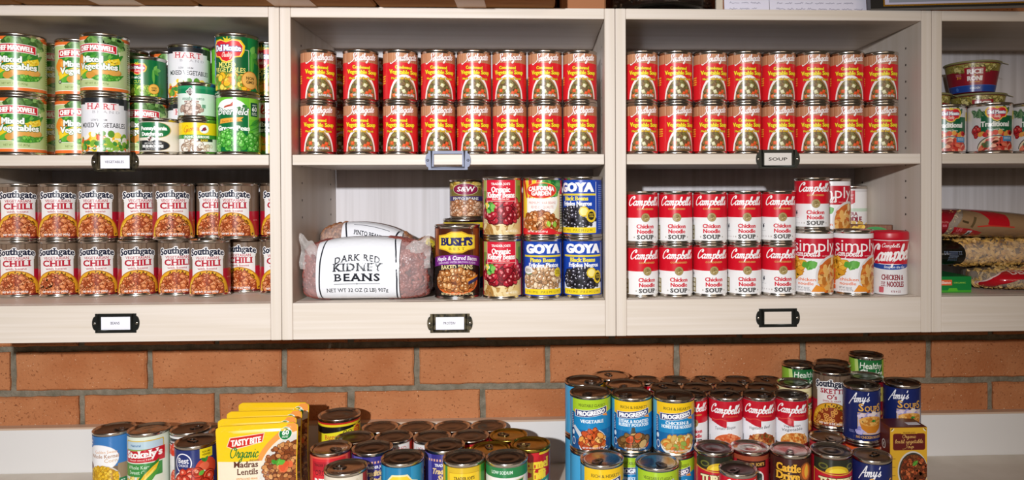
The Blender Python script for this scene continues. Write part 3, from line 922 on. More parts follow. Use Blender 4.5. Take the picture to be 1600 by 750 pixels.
def dmgreen(R, small=True):
    s = base(R, '#12703a')
    s.rect(-34, 0, 34, 100, '#0f6a36')
    s.rect(-pi*R, 0, -36, 100, '#2f86c4')
    leaf(s, 27, 34, 42, 4, 1.62, '#58a03a', '#86c45c'); leaf(s, 26, 72, 22, 6, .1, '#62a844'); leaf(s, 27, 72, 19, 5, -.8, '#4f963a'); leaf(s, 27, 73, 16, 4, 1., '#7ab852')
    monte_logo(s, -14, 74, 21)
    s.text('FreshCut', -17, 47, 6.6, '#eef6ee', w=28, b=.03, sh=.25)
    s.text('CUT', -14, 34, 8, '#cdd44a', w=22, b=.012, serif=.09); s.text('GREEN BEANS', -8, 22, 8, '#cdd44a', w=62, b=.012, serif=.08)
    s.bits(-8, 6, 40, 16, 5.2, ['#8fb52e', '#a7c83c', '#6c9c2a', '#c1d85a'], 60, 4, 1.7, '#4d7f22', None, 3, 20)
    s.ell(27, 20, 14, 14, '#e0902c'); s.ell(27, 20, 12.5, 12.5, '#f3bb52'); s.text('NON', 27, 21, 4.6, '#4a3a1c', w=13, b=.03); s.text('GMO', 27, 14.5, 4.6, '#4a3a1c', w=13, b=.03)
    return s
def dmmixed(R):
    s = base(R, '#0f6235')
    s.rect(-pi*R, 0, -37, 100, '#2f86c4'); s.rect(-38, 0, 62, 100, '#0d5c30'); s.rect(28, 0, 62, 100, '#137a3c')
    s.line([(20, 76), (30, 76), (30, 20)], .9, '#d6d8c4')
    leaf(s, 36, 30, 50, 5.5, 1.55, '#4fa238', '#79c254'); leaf(s, 36, 66, 18, 6, .3, '#5aac40'); leaf(s, 35, 70, 18, 6, 1.1, '#78be54'); leaf(s, 38, 62, 17, 4, -.6, '#3f9232')
    monte_logo(s, -10, 74, 29)
    s.text('MIXED', -10, 43, 8.6, '#f2e67c', w=34, b=.012, serif=.09); s.text('VEGETABLES', -6, 33, 8.6, '#f2e67c', w=60, b=.012, serif=.08)
    s.bits(-8, 10, 42, 18, 5, MIXV, 110, 8, 1.2, '#8a7a20', None, 4, 27)
    s.ell(33, 20, 17, 17, '#c47a2a'); s.ell(33, 20, 15.6, 15.6, '#eeb45c'); s.text('NON', 33, 21, 5.4, '#4a3a1c', w=17, b=.03); s.text('GMO', 33, 13.5, 5.4, '#4a3a1c', w=17, b=.03)
    s.poly([(44, 8), (53, 0), (49, 14)], '#eeb45c')
    return s
def deer(R):
    s = base(R, '#5fb531')
    s.rect(-pi*R, 50, pi*R, 100, '#6cbf34'); s.rect(24, 60, pi*R, 100, '#86ca3c')
    s.rect(-38, 0, 22, 76, '#0f6b38')
    for i in range(6): leaf(s, 26, 48-i*9, 30, 5, .5-.1*i, ['#3f9a34', '#5cb445', '#79c85a'][i % 3], '#2f8228')
    s.rect(27, 66, 44, 92, '#14553a'); s.rect(28, 67, 43, 91, '#0f4a34'); tiny(s, 'ONLY', 35.5, 86, 2.6, '#e8efe0', 10); s.text('60', 35.5, 76, 8, '#f4f7ee', w=12, b=.03); dots(s, 35.5, 74, 12, 6, 2, '#dfe8d8')
    s.ell(-9, 78, 29, 19, '#f1f5ee', 32, 0, pi); s.rect(-38, 74, 20, 78.5, '#e9f0e4')
    s.poly([(-20, 84), (-9, 87), (-4, 93), (-3, 87), (-5, 84), (-14, 82), (-22, 80)], '#b8503a')
    s.bits(12, 80, 10, 5, 2.6, ['#2c6a34', '#3f8440'], 14, 3, 1.)
    s.bits(-32, 79, 5, 4, 2.4, ['#2c6a34'], 6, 4, 1.)
    s.text('Deerfield', -8, 68, 11.5, '#f8faf4', w=58, b=.02, sh=.25, ol=('#0c5a30', 1.1), serif=.05)
    s.poly([(-32, 51), (12, 56), (9, 59), (14, 64), (-30, 60)], '#e8a53c'); s.text('Farm Fresh', -10, 54.5, 4, '#b86f20', w=32, b=.02, slope=.09)
    s.text('Green Peas', -6, 39, 8.4, '#f4f8ee', w=62, b=.03, serif=.09, st=.3)
    s.rect(22, 20, 23, 76, '#d9e6b8')
    s.bits(0, 12, 44, 26, 4.6, ['#4fae3a', '#66c04c', '#3f9a30', '#7ccf60'], 130, 8, 1., '#24701f', '#a9e48c', 2, 37, 10)
    return s
def dutch(R):
    s = base(R, '#e6dccb')
    s.ell(2, 72, 46, 27, '#c6a96a'); s.ell(0, 72, 45, 26, '#17703c'); s.rect(-70, 47, -10, 98, '#17703c')
    s.text('Pennsylvania', -10, 72, 12, '#fbfaf4', w=88, b=.03, st=.5); s.text('Dutchman', -14, 53, 12, '#fbfaf4', w=72, b=.03, st=.5)
    s.ell(-2, 20, 46, 19, '#bda67a'); s.ell(-3, 20, 45, 18, '#2b2c2e'); s.rect(-70, 3, -10, 37, '#2b2c2e')
    s.ell(-16, 42, 13, 9, '#f3efe6'); s.bits(-16, 42, 10, 6, 2.2, ['#8a4a44', '#c9c3bc', '#4a4644'], 20, 3)
    tiny(s, 'NEW WATER POUCHES', -10, 25, 4.6, '#e9e6e0', 56); s.text('MUSHROOMS', -12, 13, 9, '#f4f2ee', w=70, b=.03, st=.3); tiny(s, 'NET WT 4 OZ (113g)', -16, 6, 4.4, '#d8d4ce', 36)
    return s
def mushw(R):
    s = base(R, '#dfe9df')
    s.rect(-pi*R, 74, pi*R, 100, '#178052'); s.rect(-pi*R, 90, pi*R, 100, '#2a9464'); s.rect(20, 0, 70, 72, '#cfe3d2')
    s.poly([(-14, 94), (2, 80), (-14, 62), (-30, 80)], '#e8e2dc'); s.poly([(-14, 91), (-1, 80), (-14, 65), (-27, 80)], '#57403a'); s.text('FOOD', -14, 80, 6, '#f4f0ec', w=18, b=.03); s.text('CLUB', -14, 73, 5, '#f4f0ec', w=14, b=.03)
    s.text('mushrooms', -6, 52, 10, '#3f7a5c', w=72, b=.008, serif=.06)
    s.rect(-34, 43, 12, 48.5, '#8a4a3a'); tiny(s, 'PIECES & STEMS', -11, 44.4, 2.8, '#f0e0d8', 40)
    s.bits(-12, 22, 34, 19, 6, ['#cdb5a4', '#b79a88', '#e6d8cc', '#dcc8ba', '#8f6f60'], 46, 4, 1.5, '#7a5c50', None, 4, 42)
    s.rrect(22, 24, 34, 37, 2, '#7fae8e'); dots(s, 28, 35, 8, 8, 2, '#2f6a4a')
    return s
def giorg(R):
    s = base(R, '#f2efe6')
    s.rect(-pi*R, 58, pi*R, 100, '#f2cf1c'); s.rect(-pi*R, 44, pi*R, 58, '#3f8f34'); s.rect(2, 34, 52, 44, '#24322a')
    s.hand('Giorgio', -16, 70, 11, '#c8442c', w=62, wt=.17, sh=.2, slope=.12)
    s.ell(22, 78, 15, 15, '#e6ecec'); s.ell(22, 78, 13, 13, '#f8f8f4'); s.poly([(14, 74), (18, 82), (26, 86), (30, 76), (22, 71)], '#8a3038'); s.rect(12, 70, 18, 74, '#2a4a9a')
    s.text('ORGANIC MUSHROOMS', -4, 46.5, 8.4, '#f8faf2', w=86, b=.02, st=.2)
    s.text('SLICED', 22, 35.6, 6.6, '#f0d23a', w=24, b=.03)
    s.bits(-22, 18, 32, 20, 8, ['#e2d2bc', '#cdb59c', '#efe4d4', '#b08e74'], 26, 5, 1.25, '#8a6650', '#f8f0e4', 2, 42)
    s.bits(30, 16, 18, 10, 5, ['#d6c0a6', '#efe4d4'], 12, 7, 1.4, '#a08468', None)
    return s
def jacob(R):
    s = base(R, '#e4e0e2')
    s.hand('Jakobs', -4, 78, 9, '#c8202e', w=66, wt=.3)
    s.rect(-pi*R, 64, pi*R, 70, '#d02a34'); s.rect(-pi*R, 40, pi*R, 64, '#14301f')
    s.text('Mixed', -4, 53, 9, '#eef2ea', w=36, b=.03, serif=.08); s.text('Vegetables', -4, 42.5, 9, '#eef2ea', w=68, b=.03, serif=.08)
    s.rect(-pi*R, 0, pi*R, 40, '#5f9a3a'); s.rect(-30, 25, -4, 32, '#c0202c')
    s.bits(0, 14, 55, 18, 5, MIXV, 80, 5, 1.3, None, None, 3, 36)
    return s
def kidney(R):
    s = base(R, '#b3202e')
    s.rect(-44, 0, 44, 100, '#cdb98a'); s.rect(-44, 55, -28, 100, '#7d8f3c'); s.rect(28, 55, 44, 100, '#86963f'); s.rect(-44, 80, -32, 100, '#a9aa5c'); s.rect(33, 60, 44, 90, '#5f7f34')
    s.rect(-44, 0, 44, 20, '#d9b97c'); s.bits(-5, 10, 40, 9, 4, ['#b98d4c', '#e4cd98', '#a8793c'], 40, 3, 2.2, None, None, 2, 20)
    s.ell(0, 40, 42, 24, '#e8cf9c'); s.ell(0, 42, 41, 22.5, '#7c1520')
    s.bits(0, 44, 39, 21, 5.6, ['#b01f30', '#c52c3c', '#971826', '#8a1320'], 110, 5, 1.5, '#560c14', '#e88a8c')
    s.bits(-24, 50, 9, 9, 3.2, ['#4f9a3c', '#7fc05a', '#2f7a30'], 22, 6, 1.4); s.bits(-30, 54, 4, 5, 2.4, ['#f0d44a', '#f6f0e0'], 6, 8, 1.2)
    s.rect(-31.5, 61, 27.5, 100, '#e9b8ae'); s.rect(-30.5, 62, 26.5, 100, '#d42238')
    s.text("TRADER JOE'S", -2, 91, 3.8, '#fbf2ee', w=36, b=.03, serif=.08)
    s.text('Organic', -2, 78, 9.6, '#fbf6f2', w=36, b=.02, serif=.07, st=.3); s.text('Kidney Beans', -2, 68, 9.6, '#fbf6f2', w=54, b=.02, serif=.07, st=.3)
    s.text('Made with Sea Salt', -2, 64, 3, '#f6dcd4', w=32, b=.02)
    s.text('NET WT 15 OZ', 18, 5, 3, '#f8f2e4', w=22, b=.02)
    return s
def goya(kind, kind2, cols, edge, shine, pinto):
    def f(R):
        s = base(R, '#163c9c')
        s.rect(-41, 0, 42, 100, '#1a45aa'); s.rect(41, 3, 42.2, 97, '#d9dcea'); s.rect(47, 8, 82, 92, '#1a45aa'); dots(s, 65, 92, 32, 84, 22, '#7d94d0')
        s.rect(-41, 71.5, 41, 75, '#e9cf3a')
        s.ell(0, 27, 42, 20, '#f2f1f4'); s.rect(-42, 10, 42, 24, '#e6e8f0')
        s.ell(0, 31, 40, 20.5, edge)
        s.bits(0, 31, 38.5, 19.5, 4.1 if pinto else 3.5, cols, 150, 4, 1.5, edge, shine)
        s.rect(-41, 2, 41, 12.5, '#f2d324'); s.text('PRIME PREMIUM', 0, 5, 4.4, '#5d5a28', w=66, b=.0, sh=.1, sp=.3)
        s.text('GOYA', 0, 79, 15.5, '#f8f8fb', w=70, b=.04, st=1.1)
        s.text(kind, 0, 62.5, 7.4, '#f0dd3c', w=50, b=.025, serif=.06, st=.3); s.text(kind2, 2, 53, 7.4, '#f4f5fb', w=60, b=.025, serif=.06, st=.3)
        if pinto:
            s.ell(-30, 47, 11, 8, '#e9e6e0'); s.line([(-38, 41), (-30, 38.5), (-22, 41)], 1.4, '#4a8a3c'); dots(s, -30, 50, 14, 6, 2, '#7a6a40')
            s.ell(31, 43, 8, 9, '#dcc22c'); dots(s, 31, 47, 10, 8, 3, '#6a5a14')
        else:
            s.ell(17, 42, 9.6, 9.6, '#e2c02c'); s.ell(17, 42, 7.2, 7.2, '#f4e38a'); s.ell(31, 34, 10, 12, '#e2c02c'); s.ell(31, 34, 6.6, 8, '#2e2a1a'); tiny(s, 'SINCE', 31, 36, 2.4, '#e2c02c', 9); tiny(s, '1936', 31, 31.5, 3, '#e2c02c', 9)
        return s
    return f
def fava(R):
    s = base(R, '#d8272c')
    s.rect(-44, 0, 40, 100, '#f2e3b4'); s.ell(-4, 62, 38, 32, '#fbf6ee'); s.rect(-44, 30, -30, 96, '#f3d23c')
    s.rect(10, 84, 44, 100, '#3f8f3c'); s.bits(22, 86, 20, 13, 5, ['#2f7f34', '#58a848', '#1f6a30'], 34, 4, 1.6, None, None, 64, 100)
    for i in range(5): s.poly([(-44+i*9, 100), (-36+i*9, 100), (-26+i*4, 70), (-32+i*4, 66)], ['#d8342a', '#f2c832'][i % 2])
    s.ell(0, 81, 31, 15, '#f4b84a'); s.ell(0, 81, 30, 14, '#d9352c'); s.ell(4, 91, 9, 3, '#3f8f3c')
    s.text('CALIFORNIA', 0, 81.5, 7.6, '#fbf6f0', w=50, b=.025, st=.4, arc=-.003); s.text('GARDEN', 0, 72, 7.6, '#fbf6f0', w=38, b=.025, st=.4)
    for i, t in enumerate(('PREMIUM FAVA BEANS', 'FEVES DE QUALITE', 'SUPERIEURE')): s.text(t, 2, 56-i*8, 4.8, '#d2706c', w=(54, 44, 30)[i], b=.0)
    s.bits(0, 18, 38, 20, 5.6, ['#c9793c', '#b5652c', '#d8925a', '#a4561f'], 90, 6, 1.4, '#7c3e14', '#ecc090', 6, 40)
    leaf(s, 16, 14, 12, 4.4, 1.9, '#9ac43c', '#d2e87a'); leaf(s, 27, 12, 13, 4.6, 1.6, '#7fb034', '#c8e070')
    s.band(-44, 40, lambda u: 0, lambda u: 8+4*sin(u*.12), '#d8272c'); tiny(s, 'NET WT 16 OZ (454 g)', -8, 4, 3.2, '#fbf0e8', 40)
    s.rect(41, 4, 66, 74, '#dfd6b8'); dots(s, 53, 72, 22, 64, 14, '#4f5a3c')
    return s
def bushbig(R):
    s = base(R, '#5c2a16')
    s.rect(-pi*R, 56, pi*R, 100, '#7c3a1c'); s.rect(-30, 60, 26, 100, '#4a1f12'); s.rect(-40, 60, -34, 100, '#a85a2c'); s.rect(32, 60, 38, 100, '#93481f')
    s.rect(-pi*R, 0, pi*R, 50, '#1d1512')
    s.poly([(-30, 70), (-30, 90), (-17, 92), (-8, 96), (8, 96), (17, 92), (30, 90), (30, 70), (17, 68), (8, 64), (-8, 64), (-17, 68)], '#d9a82c')
    s.poly([(-28, 71.5), (-28, 88.5), (-16, 90.5), (-7, 94), (7, 94), (16, 90.5), (28, 88.5), (28, 71.5), (16, 69.5), (7, 66), (-7, 66), (-16, 69.5)], '#f1d23a')
    s.text("BUSH'S", 0, 75.5, 11, '#23245a', w=50, b=.035, serif=.1, st=.6); s.text('BEST', 0, 68.5, 4, '#6a4a14', w=24, b=.0, sp=.4, serif=.06)
    a = lambda o: (lambda u: o-u*u*.003)
    s.band(-pi*R/2.2, pi*R/2.2, a(48), a(62), '#7f2a8a'); s.text('Maple & Cured Bacon', 0, 54.5, 5.6, '#f8eef8', w=68, b=.025, sh=.15, serif=.05, arc=-.003); s.text('SEASONED WITH BROWN SUGAR', 0, 49.8, 2.6, '#e6cdea', w=62, b=.01, arc=-.003)
    s.text('BAKED BEANS', 0, 41, 6, '#f0dca0', w=50, b=.02, serif=.07, arc=-.002)
    s.ell(0, 21, 36, 18, '#d9672c'); s.ell(0, 23, 33, 15.5, '#6e3512')
    s.bits(0, 24, 32, 14.5, 3.5, ['#c98a50', '#b5733a', '#d9a066', '#a66430'], 120, 4, 1.4, '#6a3512', '#f0cfa0')
    s.poly([(16, 25), (36, 31), (36, 24), (17, 18)], '#e8902c'); s.poly([(17, 22), (36, 28), (36, 23), (17, 17)], '#2c2f5a')
    s.text('NET WT 28 OZ (1 LB 12 OZ) 794g', 0, 2.5, 3.2, '#e9d7a4', w=50, b=.02)
    return s
def swpinto(R):
    s = base(R, '#8a6a3c')
    s.rect(-pi*R, 60, pi*R, 100, '#7a6a34'); s.bits(0, 84, 50, 16, 5, ['#c9a040', '#6f6a34', '#a8802c', '#d6b860'], 60, 3, 1.3, None, None, 62, 100)
    s.ell(0, 78, 31, 17, '#e8dcb0'); s.ell(0, 78, 30, 16, '#7a1c3c'); s.ell(0, 78, 27, 13.5, '#8f2148')
    s.text('S&W', 0, 72, 13, '#fbf6f0', w=40, b=.02, serif=.07, sh=.12)
    s.rect(-pi*R, 44, pi*R, 58, '#3c2f6e'); s.text('PINTO BEANS', 0, 47.5, 7, '#f0ead8', w=64, b=.02, serif=.07)
    s.bits(0, 22, 50, 22, 5, ['#c9906a', '#b57a54', '#dcae8a'], 120, 4, 1.5, '#7a4a2c', '#efd4ba', 3, 44)
    return s
def yellowblue(R):
    s = base(R, '#1e3f7c')
    s.rect(-pi*R, 88, pi*R, 100, '#f0d02a'); s.text('BEANS', 0, 90, 7, '#1f55a8', w=40, b=.04, st=.4); s.text('BEANS', 70, 90, 7, '#1f55a8', w=40, b=.04, st=.4)
    s.bits(40, 50, 30, 30, 8, ['#e0c030', '#2c6a9a', '#d8b428'], 20, 4)
    return s
def simply(R):
    s = base(R, '#efecec')
    s.rect(-pi*R, 58, pi*R, 92, '#c2142c')
    s.text('simply', 4, 70, 20, '#fbf4f2', w=82, b=0)
    s.hand("Campbell's", -13, 62, 5.4, '#fbf6f4', w=50, wt=.3, sh=.25); dots(s, 28, 63.5, 24, 2, 1, '#e8b8b4')
    s.bits(-32, 44, 14, 20, 3.6, ['#e8b43c', '#f2cc5a', '#d99c2a'], 46, 4, 2., '#c08020', None, 26, 57)
    leaf(s, -8, 38, 18, 8, 1.2, '#4f9a34', '#86c45c'); leaf(s, -6, 44, 16, 7, .5, '#62ac44'); leaf(s, -10, 42, 12, 6, 2., '#58a23c')
    s.ell(37, 28, 32, 36, '#d9d4d2', 40); s.ell(38, 27, 29.5, 33, '#c4762c', 40); s.ell(39, 27, 28, 31, '#d98a3a', 40)
    s.bits(38, 27, 26, 28, 4, ['#eec684', '#e2ae62', '#c8652a', '#f2d8a4', '#b9702c'], 70, 6, 1.9, None, None)
    s.poly([(-2, 2), (6, 14), (20, 8), (24, 2)], '#e8902c')
    s.text('chicken', -10, 20, 5, '#e8794a', w=32, b=.02); s.text('noodle', -12, 13, 5, '#e8794a', w=28, b=.02)
    tiny(s, 'NET WT 18.6 OZ', -16, 6.5, 3, '#6a6a72', 22); tiny(s, '(1 LB 2.6 OZ) 527g', -15, 3, 2.6, '#8a8a90', 24)
    for k in range(4): s.rrect(-44, 4+k*9, -36, 12+k*9, 2, '#e8743a')
    return s
def extran(R):
    s = base(R, '#ece8e6')
    s.rect(-pi*R, 92, pi*R, 100, '#d9d4d2')
    s.poly([(-12, 96), (12, 96), (12, 66), (0, 60), (-12, 66)], '#c8202e'); tiny(s, 'MARKET', 0, 82, 4, '#f6e0dc', 18); tiny(s, 'PANTRY', 0, 74, 4, '#f6e0dc', 16)
    s.rect(-pi*R, 44, pi*R, 52, '#c4d6c0')
    s.text('EXTRA', 0, 34, 8.4, '#8e2036', w=36, b=.03, serif=.06); s.text('NOODLE', 0, 19, 12, '#8e2036', w=58, b=.04, st=.6)
    s.bits(0, 8, 50, 8, 4, ['#e8c87a', '#d9b058'], 30, 3, 1.8, None, None, 1, 15)
    return s
def sketti(R): return chili(R, "O's", 'SKETTI', 'pasta in sauce', rings=True)
def prog(band, bt, title, art):
    def f(R):
        s = base(R, '#1c86bf')
        s.rect(-pi*R, 0, pi*R, 40, '#17669f'); s.rect(-pi*R, 0, pi*R, 20, '#154f86'); s.rect(-100, 0, -47, 88, '#48a6d6')
        s.rect(-47, 5, -39, 72, '#1d3f74'); dots(s, -43, 70, 5, 30, 9, '#cfe0ee'); s.ell(-41, 32, 3.4, 5, '#dfe9f0', 14); s.ell(-40, 15, 5, 8, '#dfe9f0', 16); s.ell(-40, 15, 3.8, 6.4, '#2a5a94', 16)
        s.band(-44, 44, lambda u: 74+.0022*u*u-4, lambda u: 101, band); s.rect(-pi*R, 70, -44, 100, '#48a6d6'); s.rect(44, 74, pi*R, 100, band)
        s.text(bt, 2, 86, 5.2, '#4a4a1e', w=58, b=.01, serif=.06)
        g = lambda o: (lambda u: o+.1*u+.0016*u*u)
        s.poly([(-34, 64), (-24, 77), (-28, 80), (-40, 78), (-36, 71)], '#e8902c')
        s.poly([(24, 68), (38, 65), (34, 72), (40, 82), (28, 80)], '#e8902c')
        s.band(-35, 35, g(66.5), g(80.5), '#e9edf4'); s.band(-34, 34, g(67.3), g(79.7), '#21306c')
        s.text('PROGRESSO', 0, 69.2, 8.4, '#f8f8fb', w=60, b=.035, st=.4, slope=.1, arc=.0016)
        ws = title.split('|')
        for i, w in enumerate(ws): s.text(w, 2, 57-i*7.6-(0 if len(ws) > 1 else 3), 6.2, '#eaf3f8', w=min(66, 5.4*len(w)), b=.02, st=.25)
        if art == 'bowl':
            s.poly([(-42, 44), (-36, 47), (-20, 33), (-24, 24)], '#cdd3d8')
            s.ell(3, 15, 30, 27, '#e6e8ea', 36); s.ell(3, 15, 27.5, 24.5, '#8f3a16', 36)
            s.bits(3, 15, 25, 22, 4.4, ['#d9662a', '#e8a04a', '#c84f20', '#efbf6a', '#b84a1c'], 60, 4, 1.7, '#7a2a10', None, 3)
        elif art == 'ladle':
            s.poly([(-3, 48), (3, 48), (5, 36), (12, 30), (-12, 30), (-5, 36)], '#4a4a40')
            s.ell(2, 17, 36, 17, '#3c3a30', 36); s.ell(2, 18, 33, 14.5, '#6b4c26', 36)
            s.bits(2, 18, 31, 14, 6, ['#8a6434', '#a47a44', '#6e4a24', '#d9602c', '#c8a468', '#d4562a'], 34, 5, 1.4, '#4a3418', None)
        else:
            s.ell(4, 14, 37, 19, '#d9dbda', 36); s.ell(4, 16, 34, 16.5, '#c8923c', 36)
            s.bits(6, 20, 31, 16, 4.6, ['#ecd08a', '#e2b75a', '#f2deaa', '#df7a34', '#c9a85a', '#8fa84a'], 64, 6, 1.6, '#b07a2c', None, 2)
        tiny(s, 'NET WT 18.5 OZ (1 LB 2.5 OZ)', 4, 3, 3, '#f0f2f4', 44)
        return s
    return f
def healthy(R):
    s = base(R, '#1f6a34')
    s.rect(-pi*R, 0, -24, 100, '#8fbe3c'); s.poly([(-24, 0), (-14, 0), (-22, 100), (-30, 100)], '#c4dc7c'); s.rect(34, 0, pi*R, 100, '#9ac444')
    s.text('Healthy', 6, 83, 12, '#eef4e4', w=50, b=.005, sh=.1); s.text('Choice', 8, 67, 14, '#f4f7ee', w=54, b=.012, sh=.05)
    s.rect(-24, 20, 34, 36, '#f0efe4'); s.bits(4, 10, 40, 12, 4, ['#d98a34', '#e8b45a', '#a84a24'], 40, 3, 1.4, None, None, 2, 22)
    return s
def tanred(R):
    s = base(R, '#b8202c')
    s.rect(-pi*R, 80, pi*R, 100, '#e8dca8'); dots(s, 8, 94, 50, 6, 1, '#b8a868'); s.rect(-pi*R, 76, pi*R, 80, '#d6b860')
    s.rect(26, 48, pi*R, 64, '#1f6a34'); s.text('CHOICE', 34, 50, 10, '#f4f0e4', w=40, b=.03); s.bits(34, 22, 20, 22, 5, ['#e8c87a', '#d99c4a', '#efdca0'], 40, 3, 1.6, None, None, 2, 46)
    return s
def redyel(R):
    s = base(R, '#9a1a26')
    s.rect(0, 60, 46, 90, '#e0c860'); s.rect(-44, 4, -42, 96, '#e0c0b0'); s.text('SOUP', 20, 68, 10, '#7a1a20', w=34, b=.03, serif=.08); s.bits(10, 24, 34, 20, 5, ['#c9793c', '#d9a04a'], 50, 3, 1.4, None, None, 2)
    return s
def redtop(R):
    s = base(R, '#b01c2a'); s.text('CHILI', 0, 66, 12, '#f0dca0', w=44, b=.03, serif=.1); s.bits(0, 26, 36, 22, 4, ['#8a4a24', '#b5652c'], 60, 3, 1.4, None, None, 2)
    return s
def orange(R):
    s = base(R, '#e0602c'); s.text('SOUP', 0, 66, 12, '#fbf0e0', w=44, b=.03); s.bits(0, 26, 36, 22, 4, ['#e8b45a', '#f0cc8a'], 60, 3, 1.4, None, None, 2)
    return s
def amys(R):
    s = base(R, '#1d2a66')
    s.rect(-pi*R, 0, pi*R, 100, '#1a2660')
    s.hand("Amy's", -10, 78, 8.6, '#f4f2f8', w=38, wt=.26, sh=.28, slope=.12)
    s.text('S', -7, 60, 15, '#e2a848', w=11, b=.02, serif=.05); s.text('OUP', 14, 60, 10.4, '#e2a848', w=29, b=.02, serif=.09); s.text('S', 33, 59.5, 15, '#e2a848', w=10, b=.02)
    s.rect(-14, 13, 44, 57, '#d9b06a'); s.rect(-13, 14, 44, 56, '#cdb9c0'); s.bits(12, 48, 26, 8, 4, ['#b8a8d0', '#e6d6cc', '#9a94c8', '#dcc8d4'], 30, 3, 1.4, None, None, 42, 55); s.bits(-6, 20, 8, 6, 4, ['#8a86c4', '#b8b0dc'], 10, 5)
    s.poly([(-11, 40), (42, 40), (36, 24), (24, 16), (6, 16), (-6, 24)], '#c87c24'); s.ell(15.5, 40, 26.5, 10, '#e0a24c', 32); s.ell(15.5, 39.5, 23, 7.6, '#c98636', 32)
    s.bits(15.5, 39.5, 21, 6.4, 2.2, ['#e0ac5c', '#b8742c'], 36, 4, 1.5); s.poly([(13, 40), (19, 44), (22, 41), (19, 38)], '#2f7a30'); s.poly([(18, 41), (24, 43), (23, 38)], '#3f8f3c')
    s.text('NO CHICKEN NOODLE', 12, 5, 4.8, '#e0aa58', w=58, b=.02, serif=.06); dots(s, -26, 20, 12, 6, 2, '#8a8cc0')
    return s
def turkey(R):
    s = base(R, '#a81624')
    s.rect(-30, 90, 40, 100, '#2a2c20'); s.band(-38, 48, lambda u: 79, lambda u: 100, '#2b2d22')
    s.ell(8, 78, 22, 12, '#d9b428', 24, 0, pi); s.ell(8, 78, 16, 8, '#efd23a', 24, 0, pi); s.ell(-18, 88, 9, 5, '#6a6a2c'); s.ell(-18, 88, 6, 3, '#2b2d22'); s.ell(34, 88, 9, 5, '#6a6a2c'); s.ell(34, 88, 6, 3, '#2b2d22')
    s.band(-38, 48, lambda u: 0, lambda u: 78+.003*(u-8)**2-2, '#d9a83a'); s.band(-36.5, 48, lambda u: 0, lambda u: 76.4+.003*(u-8)**2-2, '#c01e2c')
    s.text('TURKEY', 6, 56, 13, '#efe4b0', w=64, b=.035, serif=.14, st=.4, ol=('#4a2a14', 1.2)); s.text('CHILI', 6, 38, 13, '#efe4b0', w=52, b=.035, serif=.14, st=.4, ol=('#4a2a14', 1.2))
    s.bits(6, 16, 38, 14, 4, ['#8a4a24', '#c9793c', '#a84a1c'], 60, 5, 1.4, None, None, 2, 30)
    return s
def beefchili(R):
    s = base(R, '#b01f2a')
    s.rect(-pi*R, 92, pi*R, 100, '#9c4a30')
    s.rect(-26, 80, 32, 92, '#3a1a14'); s.text("TRADER JOE'S", 3, 83.5, 5, '#d9a850', w=50, b=.03, serif=.06)
    s.ell(8, 62, 19, 14, '#ece4e0', 24, 0, pi); s.rect(-11, 36, 27, 62, '#ece4e0'); s.rect(-7, 44, 23, 66, '#4a5a54'); s.ell(8, 66, 15, 6, '#2f3632'); s.rect(-7, 44, 23, 52, '#33302c'); s.ell(8, 56, 7, 6, '#8a3a2c')
    s.rect(-11, 36, 27, 42, '#c05a54'); s.ell(38, 48, 5, 6, '#3a1a18')
    s.text('BEEF', 8, 18, 12, '#e0b050', w=44, b=.03, serif=.12, st=.3); s.text('CHILI', 8, 4, 11, '#e0b050', w=44, b=.03, serif=.12)
    return s
def cattle(R):
    s = base(R, '#43201c')
    s.ell(30, 78, 14, 16, '#8a4a24', 20); s.ell(30, 79, 10, 13, '#d9702c', 20); leaf(s, 30, 68, 24, 5, 1.5, '#e8b43c')
    for t, v, h, w, u in (('Cattle', 79, 12.5, 46, -4), ('Drive', 66, 12, 44, -5), ('Gold', 54, 10.5, 36, -2)): s.text(t, u, v, h, '#f0b43a', w=w, b=.03, serif=.1, st=.4, ol=('#2a1208' if t != 'Gold' else '#2a1208', 1.3))
    s.poly([(-52, 52), (-40, 46), (-30, 30), (-36, 0), (-60, 0)], '#5a5a8a'); s.poly([(-40, 50), (-34, 40), (-22, 8), (-30, 0)], '#c0a088'); s.poly([(50, 48), (38, 30), (34, 0), (56, 0)], '#c8a48a')
    s.text('CHILI', 3, 33, 13, '#eeeaf0', w=62, b=.04, serif=.1, st=.6); s.text('WITH BEANS', 3, 22, 6, '#e0b050', w=44, b=.02)
    s.bits(0, 8, 30, 12, 4, ['#8a4a24', '#b5652c'], 40, 3, 1.4, None, None, 2)
    return s
def gvcorn(R):
    s = base(R, '#3a78b8')
    s.rect(-pi*R, 0, pi*R, 44, '#8a7460'); s.rect(10, 0, pi*R, 44, '#7a6654'); s.rect(20, 10, pi*R, 48, '#9a8468')
    s.ell(-14, 60, 36, 25, '#e9e6e8', 36); s.ell(-14, 60, 35, 24, '#f4f2f2', 36)
    s.ell(-40, 88, 12, 10, '#2f68ac'); s.text('Great', -40, 89, 4.6, '#f4f6fb', w=14, b=.02); s.text('Value', -40, 83.5, 4.6, '#f4f6fb', w=14, b=.02)
    s.text('Golden Sweet', -2, 69, 5.4, '#d99a5c', w=44, b=.0); s.text('Whole Kernel', -6, 60, 7, '#a8744a', w=58, b=.01); s.text('Corn', 8, 52, 6.6, '#c99a5c', w=24, b=.0)
    s.ell(-38, 43, 8, 8, '#6a3a34')
    s.ell(-10, 22, 34, 25, '#d6d0c8', 36); s.ell(-10, 23, 31, 22, '#b8861c', 36)
    s.bits(-10, 23, 30, 21, 2.6, ['#e8b82a', '#f0c840', '#d4a01e'], 190, 5, 1.2, '#a87a14', None, 3)
    s.rrect(22, 4, 36, 20, 2, '#2f7a4a'); dots(s, 29, 17, 8, 9, 3, '#dfeee0')
    return s
